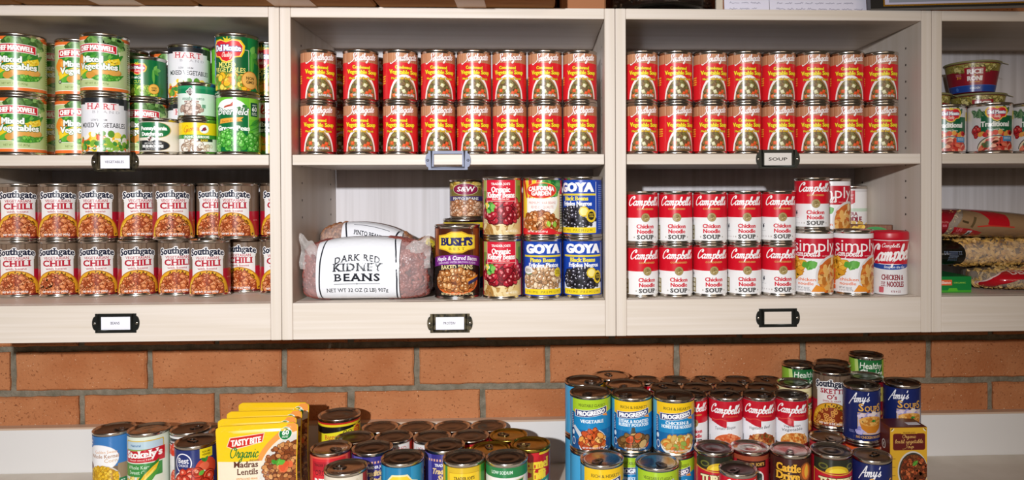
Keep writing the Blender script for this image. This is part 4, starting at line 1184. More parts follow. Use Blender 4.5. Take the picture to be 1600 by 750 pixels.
def stokely(R):
    s = base(R, '#dfe6d4')
    s.rrect(-44, 66, 34, 94, 3, '#d9b84a'); s.rrect(-42, 68, 32, 92, 3, '#bcd3de'); s.rect(-42, 68, 32, 78, '#8aa860'); tiny(s, 'Natural', -20, 83, 4, '#3a6a9a', 22)
    s.band(-46, 36, lambda u: 54+.1*u*0, lambda u: 77+2*sin(u*.06), '#c4202e')
    s.text("Stokely's", -6, 63, 12, '#fbf8f4', w=72, b=.03, serif=.09, st=.4, slope=.03); tiny(s, 'finest since 1899', -10, 57, 3, '#f4d0c8', 46)
    s.band(-50, 30, lambda u: 28, lambda u: 52, '#3f8f44'); s.text('Whole Kernel', -12, 42, 6.4, '#d6ecd0', w=52, b=.005); s.text('Sweet Corn', -12, 33, 6.4, '#d6ecd0', w=46, b=.005)
    s.bits(-22, 12, 28, 14, 3, ['#f0d05a', '#f6e08a', '#e2b83a'], 70, 5, 1.2, '#c8a030', None, 2, 28)
    leaf(s, -24, 0, 76, 9, .88, '#2f7a30'); leaf(s, -20, 2, 66, 7, .86, '#e8bc2c'); leaf(s, -12, 10, 44, 3, .86, '#f4d860'); leaf(s, -20, -4, 70, 5, .8, '#4f9a3c')
    s.rect(50, 0, 100, 100, '#c8d8a8')
    return s
def dicedtom(R):
    s = base(R, '#d9dce0')
    s.rect(-44, 0, 44, 100, '#e6e4e2'); s.rect(-44, 84, 8, 96, '#2c2c2e'); s.text('essentials', -20, 87, 5, '#f0eeec', w=36, b=.01)
    s.bits(-8, 72, 34, 12, 8, ['#d8432c', '#c23424', '#e25a3a'], 16, 4, 1.1, None, '#f0a080', 58, 86); leaf(s, -6, 76, 20, 3, 1.2, '#3f8f3c')
    s.rect(-44, 42, 44, 62, '#eeeae8'); s.text('DICED', -6, 50, 8, '#e08a7a', w=36, b=.0); tiny(s, 'tomatoes', -6, 45, 3.6, '#e0a090', 26)
    s.ell(-4, 20, 36, 22, '#d9d2cc', 30); s.ell(-4, 21, 33, 19, '#b5301c', 30); s.bits(-4, 22, 31, 18, 5.4, ['#d8432c', '#e25a3a', '#c23424'], 60, 5, 1.1, None, '#f0987a', 4)
    s.rect(-44, 0, 44, 7, '#a8603c')
    return s
def bestchoice(R):
    s = base(R, '#22306e')
    s.rect(-pi*R, 0, pi*R, 18, '#b81c24'); s.band(-pi*R, pi*R, lambda u: 12, lambda u: 17+7*sin(u*.03), '#b81c24')
    s.ell(-20, 78, 17, 17, '#eceaf2'); s.ell(-20, 78, 15, 15, '#22306e'); s.text('Best', -20, 78, 9, '#f4f2f8', w=22, b=.02, serif=.06); tiny(s, 'CHOICE', -20, 72, 4, '#e6e4f0', 20)
    s.rect(10, 84, 34, 100, '#e9d21e'); tiny(s, 'NON GMO', 22, 93, 3, '#4a4010', 16); tiny(s, 'VERIFIED', 22, 88, 3, '#4a4010', 16)
    s.ell(22, 66, 20, 18, '#d2452c'); s.ell(18, 70, 9, 7, '#e2694a'); leaf(s, 18, 76, 12, 3, 1., '#3f8f3c'); leaf(s, 20, 78, 10, 3, 2.4, '#2f7a30')
    s.ell(-4, 42, 41, 25, '#ece6e2', 36); s.ell(-4, 43, 38, 22, '#a82a1a', 36); s.bits(-4, 45, 35, 19, 8, ['#d2432c', '#e0583a', '#c23622'], 30, 5, 1.1, '#8a1c10', '#f0a284'); leaf(s, 8, 56, 12, 4, .6, '#5faa3c')
    tiny(s, 'WHOLE PEELED', -2, 12.5, 4, '#f6e6e0', 34); s.text('TOMATOES', -2, 2, 8.4, '#fbf4f0', w=54, b=.03)
    return s
def dmtom(R):
    s = base(R, '#1c2c22')
    s.rect(-40, 10, 40, 100, '#0f6235'); monte_logo(s, 4, 72, 32); s.text('Diced', 0, 38, 9, '#f4f4ea', w=30, b=.02, serif=.06); s.bits(0, 12, 44, 18, 6, ['#d8432c', '#c23424', '#e25a3a'], 50, 3, 1.2, None, None, 2, 28)
    return s
def bigger(R):
    s = base(R, '#171514')
    s.rect(-pi*R, 97.2, pi*R, 100, '#c22a24'); s.rect(-pi*R, 93.5, pi*R, 97.2, '#e8cf28')
    s.poly([(-pi*R, 64), (-30, 62), (6, 67), (36, 74), (60, 75), (60, 91), (36, 91), (0, 86), (-30, 82), (-pi*R, 85)], '#e8dc2c')
    s.text('Bigger', -14, 74, 7, '#c8502c', w=28, b=.01, serif=.06, slope=.1); s.text('Size', 4, 67.5, 7, '#c8502c', w=18, b=.01, serif=.06, slope=.1)
    P = []
    for i in range(24):
        r = 12.5 if i % 2 else 9.5
        P.append((36+r*cos(pi*i/12), 83+r*sin(pi*i/12)))
    s.poly(P, '#f0c428'); s.ell(36, 83, 8, 8, '#d0402c'); dots(s, 36, 88, 10, 9, 3, '#f0c428')
    for u in (10, 19): s.ell(u, 82, 4.6, 5, '#1f1c18', 14); s.ell(u, 82, 3.4, 3.8, '#e6da3c', 14); s.ell(u+.6, 81, 1.1, 1.4, '#1f1c18', 8)
    s.ell(0, 8, 34, 24, '#e9e4e0'); s.text('BEANS', 0, 32, 10, '#e8cf28', w=42, b=.03)
    return s
def plainred(t, c='#c0242c', c2='#e8c83a'):
    def f(R):
        s = base(R, c); s.band(-14, 16, lambda u: 80, lambda u: 96+.08*u, c2); s.text(t, 0, 60, 12, '#f6d83a', w=50, b=.035, serif=.08, ol=('#7a1010', .8)); s.bits(0, 20, 38, 18, 4.4, ['#8a2a1c', '#a83a24', '#6a1c14'], 60, 3, 1.4, None, None, 2)
        return s
    return f
def lightred(R):
    s = base(R, '#e6e2df')
    s.rect(34, 0, pi*R, 100, '#b0342a'); s.rect(-pi*R, 0, -38, 100, '#c24434')
    s.text('LIGHT RED', 0, 87, 7.6, '#cf4a48', w=50, b=.0); s.text('KIDNEY BEANS', 0, 75, 7.6, '#cf4a48', w=64, b=.0)
    s.rect(-38, 52, 34, 58, '#c2202c'); s.rect(-38, 0, 34, 52, '#8a2a1c'); s.bits(0, 26, 38, 26, 5, ['#b5482c', '#c85a3a', '#9a3620'], 90, 3, 1.5, '#6a1c10', '#e09a7c', 2, 52); s.rect(34, 0, 46, 60, '#8a2a1c'); s.bits(42, 30, 8, 28, 4.6, ['#b5482c', '#c85a3a'], 24, 3, 1.5, None, '#e09a7c')
    return s
def refried(R):
    s = base(R, '#e2604a')
    s.rect(-34, 0, 34, 97, '#d42a34'); s.rect(-32, 74, 8, 92, '#b41e2c'); tiny(s, "TRADER JOE'S", -12, 84, 4.4, '#5a1418', 32)
    s.text('ORGANIC', -4, 68, 9.4, '#4a1418', w=44, b=.0, serif=.05); s.text('REFRIED', 0, 48, 14, '#f6efe8', w=56, b=.03, st=.2); s.text('PINTO', 0, 28, 14, '#f6efe8', w=44, b=.03, st=.2)
    s.rect(40, 0, 90, 100, '#c43040')
    return s
def fatfree(R):
    s = base(R, '#3a3382')
    s.rect(-46, 0, -24, 100, '#5b5aa8')
    for i in range(40): s.rect(-pi*R+i*5.8, 88-.0, -pi*R+i*5.8+3.2, 92, '#e0a890')
    s.text("TRADER JOE'S", 2, 79, 4.6, '#f4f0f6', w=38, b=.03, serif=.06); s.text('Traditional', 2, 66, 9.6, '#e8c88a', w=50, b=.025, sh=.25, st=.3); s.text('Style', 2, 54, 9.6, '#e8c88a', w=28, b=.025, sh=.25, st=.3)
    s.text('FAT FREE', 2, 39, 12, '#aab4e0', w=58, b=.02, st=.4); s.text('REFRIED', 2, 20, 14, '#e0a86a', w=58, b=.03, st=.4); s.line([(-28, 36), (32, 36)], .8, '#8a8ac8')
    return s
def creamcan(R):
    s = base(R, '#e3d8c4')
    s.poly([(-36, 52), (14, 72), (16, 90), (-34, 72)], '#2a2a26'); s.text('BLACK', -10, 60, 11, '#e9e2d0', w=44, b=.03, serif=.06, slope=.4); s.rect(36, 0, 60, 100, '#b83a34'); s.bits(20, 80, 20, 12, 2, ['#d6c9b0', '#efe6d6'], 30, 4)
    s.text('BEANS', -4, 36, 12, '#3a342c', w=48, b=.03); s.bits(0, 14, 36, 14, 4, ['#3a2a24', '#4a342c'], 50, 4, 1.5, None, None, 2)
    return s
def bushblue(R):
    s = base(R, '#1c7aa8')
    s.rect(-40, 0, -30, 100, '#2c94c4'); s.rect(20, 0, 44, 100, '#2a90be')
    s.poly([(-36, 46), (-36, 74), (-24, 78), (-14, 88), (14, 88), (22, 78), (34, 74), (34, 46), (18, 40), (-18, 40)], '#e8dfae'); s.poly([(-34, 48), (-34, 72), (-22, 76), (-13, 85), (13, 85), (21, 76), (32, 72), (32, 48), (17, 42), (-17, 42)], '#f0ca34')
    s.text("BUSH'S", -1, 54, 15, '#1d2350', w=56, b=.035, serif=.1, st=.7); s.text('BEST', -1, 44, 5, '#6a5214', w=22, b=.0, sp=.3)
    s.rect(-34, 0, 34, 36, '#e9e6e0'); s.text('CHILI BEANS', 0, 22, 7, '#8a2a1c', w=52, b=.03)
    return s
def tjpinto(R):
    s = base(R, '#d9b428')
    s.rect(-50, 0, -33, 100, '#3f8f34'); s.rect(-50, 0, -40, 100, '#e8c42a'); s.rect(34, 0, 50, 100, '#3a8a34'); s.rect(30, 0, 34, 100, '#8fae34')
    s.rect(-29, 0, 29, 92, '#c99a1c'); s.rect(-28, 0, 28, 91, '#efc72a'); s.text("TRADER JOE'S", 0, 81, 4.6, '#4a3a10', w=38, b=.03, serif=.07)
    s.text('Organic', 0, 66, 10, '#4a4014', w=34, b=.0, serif=.05); s.text('Pinto Beans', 0, 50, 10, '#4a4014', w=48, b=.0, serif=.05); tiny(s, 'NO SALT ADDED', 0, 41, 4, '#6a5a1c', 30)
    s.ell(0, 16, 38, 20, '#c9a070'); s.bits(0, 16, 36, 18, 5, ['#c98a5a', '#b5734a', '#dcae84'], 60, 4, 1.5, '#7a4a2c', None, 1)
    return s
def mothers(R):
    s = base(R, '#ebe6e2')
    s.rect(-pi*R, 84, pi*R, 100, '#2a7f48'); tiny(s, 'LOW SODIUM', -8, 90, 5, '#dceee0', 40)
    s.poly([(-34, 74), (36, 82), (32, 66), (38, 50), (-32, 44), (-36, 58)], '#c9c28a'); s.poly([(-32.5, 72), (34, 80), (30, 66), (36, 52), (-30.5, 46), (-34, 58)], '#1c7440')
    s.hand("Mother's Maid", 0, 58, 7.2, '#f6f8f4', w=64, wt=.22, sh=.25, slope=.04)
    s.text('Dark Red', 0, 32, 9, '#7a8a84', w=52, b=.005, serif=.06); s.text('Kidney Beans', 0, 20, 9, '#7a8a84', w=60, b=.005, serif=.06); s.bits(0, 8, 36, 10, 4, ['#8a2430', '#a83240'], 40, 4, 1.5, None, None, 1)
    return s
def hormel(R):
    s = base(R, '#b81c24')
    s.rect(-pi*R, 96, pi*R, 100, '#e2c02c'); s.poly([(-20, 100), (14, 100), (10, 88), (-22, 88)], '#c8202a')
    s.text('Hormel', 4, 72, 16, '#f2d23a', w=62, b=.04, serif=.08, st=.6); s.text('Chili', 4, 52, 17, '#f2d23a', w=48, b=.04, serif=.08, st=.6)
    s.poly([(-40, 22), (40, 44), (40, 56), (-40, 36)], '#3a8a78'); s.text('Chili with Beans', 4, 36, 7, '#e6f2ec', w=60, b=.01, slope=.27)
    s.bits(8, 12, 38, 20, 6, ['#7a2420', '#94302a', '#5c1814'], 60, 4, 1.4, '#400c0a', '#c87a6a', 1, 36)
    return s
def delsauce(R):
    s = base(R, '#ddd8d8')
    s.rect(-44, 0, 44, 100, '#d6d2d2')
    for i in range(9): leaf(s, -30+(i % 3)*6, 78+(i//3)*6, 18, 5, 1.2+.5*i, ['#3f6a44', '#557f54', '#2f5a38'][i % 3], '#8fae84')
    for i in range(5): leaf(s, 26+(i % 2)*5, 84+i*2, 14, 4, .4+.6*i, ['#4a7450', '#3a6442'][i % 2])
    s.bits(-28, 44, 10, 14, 5, ['#c2202a', '#a8182a', '#d43a34'], 14, 4, 1.2, '#6a1018', '#e88a80')
    s.rect(-22, 38, 60, 78, '#15603c')
    monte_logo(s, 10, 83, 21)
    s.text('Traditional', 8, 54, 11, '#f4f6f0', w=60, b=.03, st=.3); tiny(s, 'Spaghetti Sauce', 8, 45, 4.4, '#d8e6dc', 34)
    s.bits(8, 38, 36, 5, 5, ['#d8432c', '#e2a04a', '#c8282a', '#e8b85a'], 24, 5, 1.1)
    s.ell(10, 4, 40, 30, '#3a3230', 40, 0, pi); s.ell(10, 3, 38.5, 29, '#e6d6b4', 40, 0, pi); s.ell(11, 2, 35, 25.5, '#b5302a', 40, 0, pi)
    s.bits(11, 4, 33, 22, 4.4, ['#d8503c', '#e07a5c', '#c43a2e', '#eba486', '#a82a22'], 80, 6, 1.9, None, None, 2)
    s.bits(-10, 14, 9, 7, 2.4, ['#4a5a34', '#5f6a3c'], 14, 6, 1.5); s.rect(22, 20, 46, 32, '#4a8ab8'); dots(s, 34, 30, 18, 6, 2, '#cfe0ee')
    s.rect(50, 4, 96, 96, '#e6e2e0'); s.rect(52, 70, 70, 90, '#e8d23a')
    return s
def ricecup(R):
    s = base(R, '#8e1c2c')
    s.rect(-pi*R, 74, pi*R, 100, '#9c8f44'); s.bits(0, 87, 70, 15, 4, ['#c9bb6a', '#a89a4c', '#d8cc84', '#84783a'], 190, 5, 1.8, '#6a602c', None, 72, 101)
    s.rect(-pi*R, 0, pi*R, 22, '#23489c'); s.rect(-pi*R, 22, pi*R, 24, '#3a64b8')
    s.rrect(-24, 30, 34, 86, 3, '#a8202f'); s.rrect(-23, 31, 33, 85, 3, '#9c1a2b')
    s.text('RICE', 5, 64, 15, '#f4eeea', w=44, b=.04, st=.4); s.text('RONI', 5, 40, 15, '#f4eeea', w=44, b=.04, st=.4); s.ell(5, 59, 2.4, 2.4, '#e8c84a', 10); s.line([(-10, 35), (20, 35)], 2.4, '#d9a83a')
    s.text('CHICKEN', 6, 10, 6.4, '#e6ecf8', w=32, b=.02, sh=.1); s.text('3', -46, 48, 10, '#e8a83a', w=6, b=.03); dots(s, -42, 66, 18, 10, 3, '#d98a94'); dots(s, -38, 56, 8, 8, 3, '#e8a83a'); s.ell(-52, 11, 5, 7, '#4a74c4', 14)
    return s
def soupcup(R):
    s = base(R, '#e6e3e4')
    s.rect(-pi*R, 54, pi*R, 101, '#c4152a')
    s.band(-pi*R, pi*R, lambda u: 46+.0022*u*u, lambda u: 55+.0022*u*u, '#23489a'); s.band(-pi*R, pi*R, lambda u: 55+.0022*u*u, lambda u: 57+.0022*u*u, '#f0eef2')
    s.hand("Campbell's", 2, 88, 3.6, '#fbf6f4', w=34, wt=.26); s.hand("Campbell's", 10, 64, 15, '#fbf6f4', w=104, wt=.3, sh=.25, slope=.08)
    s.text('Soup on the Go', 10, 49, 4.6, '#dfe6f4', w=44, b=.02, sh=.2)
    s.text('CHICKEN &', 6, 27, 9.6, '#8e1c2c', w=46, b=.02, st=.25); s.text('NOODLES', 12, 14.5, 9.6, '#8e1c2c', w=36, b=.02, st=.25); dots(s, -13, 24, 9, 10, 3, '#8e1c2c')
    s.rrect(-22, 3, -12, 14, 1.5, '#c85a64'); tiny(s, 'RTE 4 OZ', 12, 4, 3.4, '#8e1c2c', 20)
    return s

# ------------------------------------------------------------------ the cans: dimensions, design, lid
def can_body(R, H, solid_top):
    r = R-.0008
    pf = [(R*.9, .003), (R-.003, .0026), (R-.0016, .0003), (R-.0004, 0), (R+.0007, .0010), (R+.0007, .0034), (R-.0004, .0048), (r, .0062), (r, H-.0066), (R-.0004, H-.0050), (R+.0007, H-.0036), (R+.0007, H-.0010), (R-.0002, H), (R-.0014, H-.0004), (R-.0022, H-.0040)]
    if solid_top: pf += [(R*.82, H-.0038), (R*.8, H-.003), (.0005, H-.003)]
    return MB().lathe(pf, 56)
def can_lid(R, H, tab):
    r = R-.0022
    pf = [(r, H-.0042), (r-.0012, H-.0046), (R*.87, H-.0040), (R*.83, H-.0030), (R*.66, H-.0030), (R*.63, H-.0024), (R*.6, H-.0024), (R*.57, H-.0031), (R*.34, H-.0031), (R*.31, H-.0026), (.0005, H-.0026)]
    if tab: pf = [(r, H-.0042), (r-.0012, H-.0046), (R*.9, H-.0036), (R*.86, H-.0026), (R*.8, H-.0026), (R*.76, H-.0036), (R*.3, H-.0036), (.0005, H-.0034)]
    return MB().lathe(pf, 56)
def can_tab(R, H):
    m = MB()
    z = H-.0022
    c = -.36*R
    P = [(.0085*cos(2*pi*k/20)*(1.0 if sin(2*pi*k/20) < 0 else .85), c+.0125*sin(2*pi*k/20), z+.0004) for k in range(20)]
    n = len(m.v)                            # a flat oval ring with a finger hole
    for zz in (z-.0006, z+.0004):
        for f in (1., .58):
            m.v += [(x*f, c+(y-c)*f, zz) for x, y, _ in P]
    for k in range(20):
        j = (k+1) % 20
        for q in ((0, 20), (40, 0), (20, 60), (60, 40)):
            m.f.append([n+q[0]+k, n+q[0]+j, n+q[1]+j, n+q[1]+k]); m.m.append(0); m.sm.append(False)
    m.box((-.0052, c+.005, z-.0005), (.0052, c+.0125, z+.0003))
    m.lathe([(.0026, z-.001), (.0026, z+.0005), (.0005, z+.0008)], 12, cy=c+.0105)
    return m
K = {  # key: R, H, design, tin, tab?, name, noun
 'chili': (.0362, .1087, chili, M_TIN, 0, 'chili_can'), 'vsoup': (.0317, .0955, vsoup, M_TIN, 0, 'soup_can'),
 'cn': (.0318, .0990, cnoodle, M_TIN, 0, 'soup_can'), 'cn2': (.0318, .0990, cnoodle2, M_TIN, 0, 'soup_can'),
 'chef': (.0382, .1085, chef, M_TIN, 0, 'vegetable_can'), 'hart': (.0372, .1085, hart, M_TIN, 0, 'vegetable_can'),
 'dmg': (.0352, .0810, dmgreen, M_TIN, 0, 'vegetable_can'), 'dmm': (.0368, .1085, dmmixed, M_TIN, 0, 'vegetable_can'),
 'deer': (.0368, .1095, deer, M_TIN, 0, 'vegetable_can'), 'dutch': (.0342, .0660, dutch, M_TIN, 0, 'mushroom_can'),
 'mushw': (.0318, .0655, mushw, M_TIN, 0, 'mushroom_can'), 'giorg': (.0318, .0645, giorg, M_TIN, 0, 'mushroom_can'),
 'jacob': (.0368, .1085, jacob, M_TIN, 0, 'vegetable_can'), 'kidney': (.0366, .1128, kidney, M_TIN, 0, 'bean_can'),
 'gpinto': (.0366, .1126, goya('Pinto Beans', 'Frijoles Pintos', ['#d9b48c', '#c99e74', '#e6cba8', '#b98a60'], '#7a5a3c', '#f6ead6', True), M_TIN, 0, 'bean_can'),
 'gblack': (.0366, .1126, goya('Black Beans', 'Frijoles Negros', ['#26232a', '#33303a', '#1a181e', '#3c3942'], '#0f0e12', '#c9c6d4', False), M_TIN, 0, 'bean_can'),
 'fava': (.0366, .1126, fava, M_TIN, 0, 'bean_can'), 'bushbig': (.0418, .1385, bushbig, M_TIN, 0, 'bean_can'),
 'sw': (.0340, .1016, swpinto, M_TIN, 0, 'bean_can'), 'yelblue': (.0440, .1440, yellowblue, M_TIN, 0, 'bean_can'),
 'simply': (.0366, .1235, simply, M_TIN, 0, 'soup_can'), 'extran': (.0310, .0990, extran, M_TIN, 0, 'soup_can'),
 'dsauce': (.0382, .0965, delsauce, M_TIN, 0, 'sauce_can'),
 # the counter
 'gvcorn': (.0378, .1127, gvcorn, M_TIN, 1, 'corn_can'), 'stokely': (.0378, .1127, stokely, M_TIN, 0, 'corn_can'), 'dicedtom': (.0372, .1127, dicedtom, M_TIN, 1, 'tomato_can'),
 'bestc': (.0378, .1127, bestchoice, M_TIN, 1, 'tomato_can'), 'dmtom': (.0372, .1127, dmtom, M_TIN, 0, 'tomato_can'), 'bigger': (.0420, .125, bigger, M_TIN, 0, 'bean_can'),
 'plainp': (.0374, .1127, plainred('BEANS', '#7a4a8a', '#e8e0d0'), M_TIN, 0, 'bean_can'), 'plaint': (.0374, .1127, plainred('BEANS', '#c9b8a0', '#8a4a34'), M_TIN, 0, 'bean_can'), 'plaing': (.0374, .1127, plainred('BEANS', '#1f7a5a', '#c9d24a'), M_TIN, 0, 'bean_can'),
 'lightred': (.0374, .1127, lightred, M_TIN, 0, 'bean_can'), 'redyc': (.0374, .1127, plainred('Chili'), M_TIN, 0, 'chili_can'), 'redgc': (.0374, .1127, plainred('Chili'), M_GOLD, 1, 'chili_can'),
 'refried': (.0374, .1127, refried, M_TIN, 1, 'bean_can'), 'fatfree': (.0374, .1127, fatfree, M_TIN, 0, 'bean_can'), 'cream': (.0370, .1127, creamcan, M_TIN, 1, 'bean_can'),
 'bushb': (.0378, .1127, bushblue, M_TIN, 0, 'bean_can'), 'tjp': (.0374, .1127, tjpinto, M_TIN, 0, 'bean_can'), 'mm': (.0374, .1127, mothers, M_TIN, 0, 'bean_can'), 'hormel': (.0374, .1127, hormel, M_GOLD, 1, 'chili_can'),
 'pveg': (.0390, .1075, prog('#a9cc2c', 'VEGETABLE CLASSICS', 'VEGETABLE', 'bowl'), M_TIN, 1, 'soup_can'),
 'pmin': (.0390, .1075, prog('#a9cc2c', 'VEGETABLE CLASSICS', 'MINESTRONE', 'bowl'), M_TIN, 1, 'soup_can'),
 'psteak': (.0390, .1075, prog('#f2c41c', 'RICH & HEARTY', 'STEAK & ROASTED|RUSSET POTATOES', 'ladle'), M_TIN, 1, 'soup_can'),
 'pchick': (.0390, .1075, prog('#f2c41c', 'RICH & HEARTY', 'CHICKEN &|HOMESTYLE NOODLES', 'noodle'), M_TIN, 1, 'soup_can'),
 'tb': (.0328, .1000, counter_camp('Tomato Bisque', ['#d9683c', '#e27a4c', '#cf5a30', '#e88e60'], 3), M_TIN, 1, 'soup_can'),
 'vb': (.0328, .1000, counter_camp('Vegetable Beef', ['#a8502a', '#8a3a1c', '#c9703c', '#d9a060', '#7a5a2c'], 4), M_TIN, 1, 'soup_can'),
 'vv': (.0328, .1000, counter_camp('Vegetarian|Vegetable', ['#d98a3c', '#e8a858', '#c96a2a', '#f0c078'], 5), M_TIN, 1, 'soup_can'),
 'cm': (.0328, .1000, cnoodle2, M_TIN, 1, 'soup_can'),
 'tc': (.0360, .1127, turkey, M_TIN, 0, 'chili_can'), 'bc': (.0358, .1127, beefchili, M_TIN, 0, 'chili_can'), 'cd': (.0360, .1127, cattle, M_TIN, 1, 'chili_can'),
 'rt': (.0335, .1127, redtop, M_TIN, 1, 'chili_can'), 'amy': (.0345, .1050, amys, M_TIN, 1, 'soup_can'), 'orange': (.0355, .1050, orange, M_TIN, 1, 'soup_can'),
 'sk': (.0374, .1127, sketti, M_TIN, 0, 'pasta_can'), 'redyel': (.0374, .1127, redyel, M_TIN, 0, 'soup_can'), 'hc': (.0350, .1127, healthy, M_TIN, 0, 'soup_can'), 'tr': (.0345, .1030, tanred, M_TIN, 0, 'soup_can'),
}
BRIGHT = ('pveg', 'pmin', 'psteak', 'pchick', 'cd', 'refried', 'cream', 'stokely', 'bc')
MESH = {}
SHELVED = []
def can_mesh(key, lid):
    k = (key, lid)
    if k not in MESH:
        R, H, fn, tin, tab, nm = K[key]
        if ('lab', key) not in MESH:
            m, st = cyl_map(R, .0063, H-.0130)
            MESH['lab', key] = fn(R*100/(H-.0130)).wrap(nm+'_label', m, M_LABEL, st, None, (0, 100))
        MESH[k] = (can_body(R, H, not lid).mesh(nm+'_body', tin), MESH['lab', key],
                   can_lid(R, H, tab).mesh(nm+'_lid', M_GOLD if tin == M_GOLD else M_LIDS if key in BRIGHT else M_LIDM) if lid else None, can_tab(R, H).mesh('pull_tab', M_LIDM) if lid and tab else None)
    return MESH[k]
def can(key, X, Y, z, rot, label, group=None, lid=False, sc=1., tabrot=0.):
    b, l, d, t = can_mesh(key, lid)
    nm = K[key][5]
    o = thing(nm, label, 'can', (X, Y, z), -math.atan2(X, Y+D)+math.radians(rot), group)
    o.scale = (1, 1, sc)
    if not lid: SHELVED.append([o, K[key][0]+.0010, z, z+K[key][1]*sc])
    link('body', b, o)
    link('label', l, o)
    if d:
        ld = link('lid', d, o)
        if t: link('pull_tab', t, ld).rotation_euler = (0, 0, tabrot)
    return o
ORD = 'first second third fourth fifth sixth seventh eighth ninth'.split()
def shelf_can(key, px, z, Y, rot, label, group=None, sc=1.):
    return can(key, xat(px, Y, z+.05), Y, z, rot, label, group, sc=sc)

# ------------------------------------------------------------------ unit 1, upper compartment: vegetables
G = 'cans of vegetables on the left shelf'
zs = zmt+.0003
Hc = .1087
A = lambda key, px, z, Y, rot, lab: shelf_can(key, px, z, Y, rot, lab, G)
A('chef', 32.5, zs, .042, -10, 'pale green mixed vegetables can at the left edge of the picture, bottom tier')
A('chef', 32.5, zs+Hc, .042, -15, 'pale green mixed vegetables can at the left edge of the picture, top tier')
A('chef', 85, zs, .126, -6, 'pale green mixed vegetables can in the gap after the leftmost stack, bottom tier')
A('chef', 85, zs+Hc, .126, -6, 'pale green mixed vegetables can in the gap after the leftmost stack, top tier')
A('chef', 125, zs, .088, -6, 'pale green mixed vegetables can just behind the black-topped can, bottom tier')
A('chef', 125, zs+Hc, .088, -6, 'pale green mixed vegetables can third from the left, top tier')
A('hart', 168.5, zs, .044, -5, 'white mixed vegetables can with black band behind the vegetables card')
A('chef', 168.5, zs+Hc, .044, -22, 'pale green mixed vegetables can standing on the white black-banded can')
A('chef', 205, zs+Hc, .176, 10, 'shaded green vegetables can behind and left of the short green bean can')
A('chef', 205, zs, .176, 10, 'shaded green vegetables can hidden low behind the black-banded can')
A('chef', 236, zs, .112, -12, 'pale green mixed vegetables can under the short green bean can')
A('dmg', 234, zs+Hc, .106, -8, 'short dark green cut green beans can on a mixed vegetables can')
A('chef', 262, zs, .196, -10, 'pale green vegetables can deep behind the cream mushroom can, bottom tier')
A('chef', 262, zs+Hc, .196, -10, 'pale green vegetables can deep behind the short green bean can, top tier')
A('dutch', 254, zs, .036, -14, 'short cream and green mushroom can with a black oval')
A('hart', 300, zs, .132, 2, 'white vegetables can low behind the yellow mushroom can')
A('hart', 300, zs+Hc, .132, 2, 'white mixed vegetables can with black band above the small mushroom cans')
A('giorg', 311, zs, .036, -4, 'short yellow and green mushroom can on the shelf edge')
A('mushw', 311.5, zs+.0648, .036, -8, 'short white and green mushroom can on top of the yellow one')
A('deer', 350, zs, .150, 0, 'bright green peas can hidden behind the front green peas can')
A('deer', 350, zs+.1098, .150, 0, 'green peas can peeping out behind the mixed vegetables can, top tier')
A('deer', 370.8, zs, .042, -8, 'bright green peas can on the shelf, nearest the partition')
A('dmm', 371, zs+.1098, .042, -14, 'dark green mixed vegetables can standing on the green peas can')
A('jacob', 420, zs, .105, -8, 'white, red and black mixed vegetables can half cut by the partition')
A('dmm', 420, zs+Hc, .105, -10, 'dark green mixed vegetables can half cut by the partition, top tier')

# ------------------------------------------------------------------ unit 1, lower compartment: chili
zs = zft+.0003
g0 = 'brown and white chili cans'
lo = [(28, .13, -16), (88, .13, -14), (149, .13, -12), (211.5, .13, -4), (270.5, .13, -6), (330.5, .122, -8), (383, .158, -22), (434, .150, -2)]
hi = [(27, .13, -10), (86.5, .13, -8), (149, .13, -12), (211, .13, 2), (270.5, .13, -2), (326, .152, -4), (376, .13, -16), (434, .150, -2)]
for tier, row in (('bottom', lo), ('top', hi)):
    for i, (px, y, r) in enumerate(row):
        shelf_can('chili', px, zs+(.1089 if tier == 'top' else 0), y, r, 'brown and white bean chili can, %s from the left edge, %s tier' % (ORD[i], tier), g0)
for i, px in enumerate((184, 240)):
    for tier in (0, 1): shelf_can('chili', px, zs+.1089*tier, .208, 30, 'shaded bean chili can behind the gap %s the fourth stack, %s tier' % (('before', 'after')[i], ('bottom', 'top')[tier]), g0)

# ------------------------------------------------------------------ units 2 and 3, upper compartments: vegetable soup
zs = zmt+.0003
g1 = 'red vegetable soup cans above the chrome holder'
g2 = 'red vegetable soup cans above the soup card'
rnd = random.Random(12)
u2 = [498, 564.5, 626, 685, 741, 796.5, 851.5, 906.5]
u2t = [498, 564, 626, 685, 741, 796, 851.5, 906]
ro2 = [(-1, 5), (-3, 4), (-4, 13), (3, 4), (3, 3), (2, -4), (2, 2), (3, 6)]
for i in range(8):
    for tier, px in ((0, u2[i]), (1, u2t[i])):
        shelf_can('vsoup', px, zs+.0957*tier, .040, ro2[i][tier], 'red vegetable soup can above the blank chrome holder, %s from left, %s tier' % (ORD[i], ('bottom', 'top')[tier]), g1)
for i, px in enumerate((519, 581, 641, 699)):
    for tier in (0, 1):
        shelf_can('vsoup', px, zs+.0957*tier, .112, 20 if tier else 40, 'red vegetable soup can in second row behind the %s front stack, %s tier' % (ORD[i], ('bottom', 'top')[tier]), g1)
u3 = [997, 1050, 1104, 1156.5, 1209, 1261, 1311.5, 1367]
ro3 = [(12, 10), (22, 14), (14, 20), (12, 16), (14, 16), (14, 14), (13, 15), (14, 16)]
for i in range(8):
    for tier in (0, 1):
        shelf_can('vsoup', u3[i]+(1.2 if tier == 0 and i > 5 else 0), zs+.0957*tier, .040, ro3[i][tier], 'red vegetable soup can above the soup card, %s from left, %s tier' % (ORD[i], ('bottom', 'top')[tier]), g2)
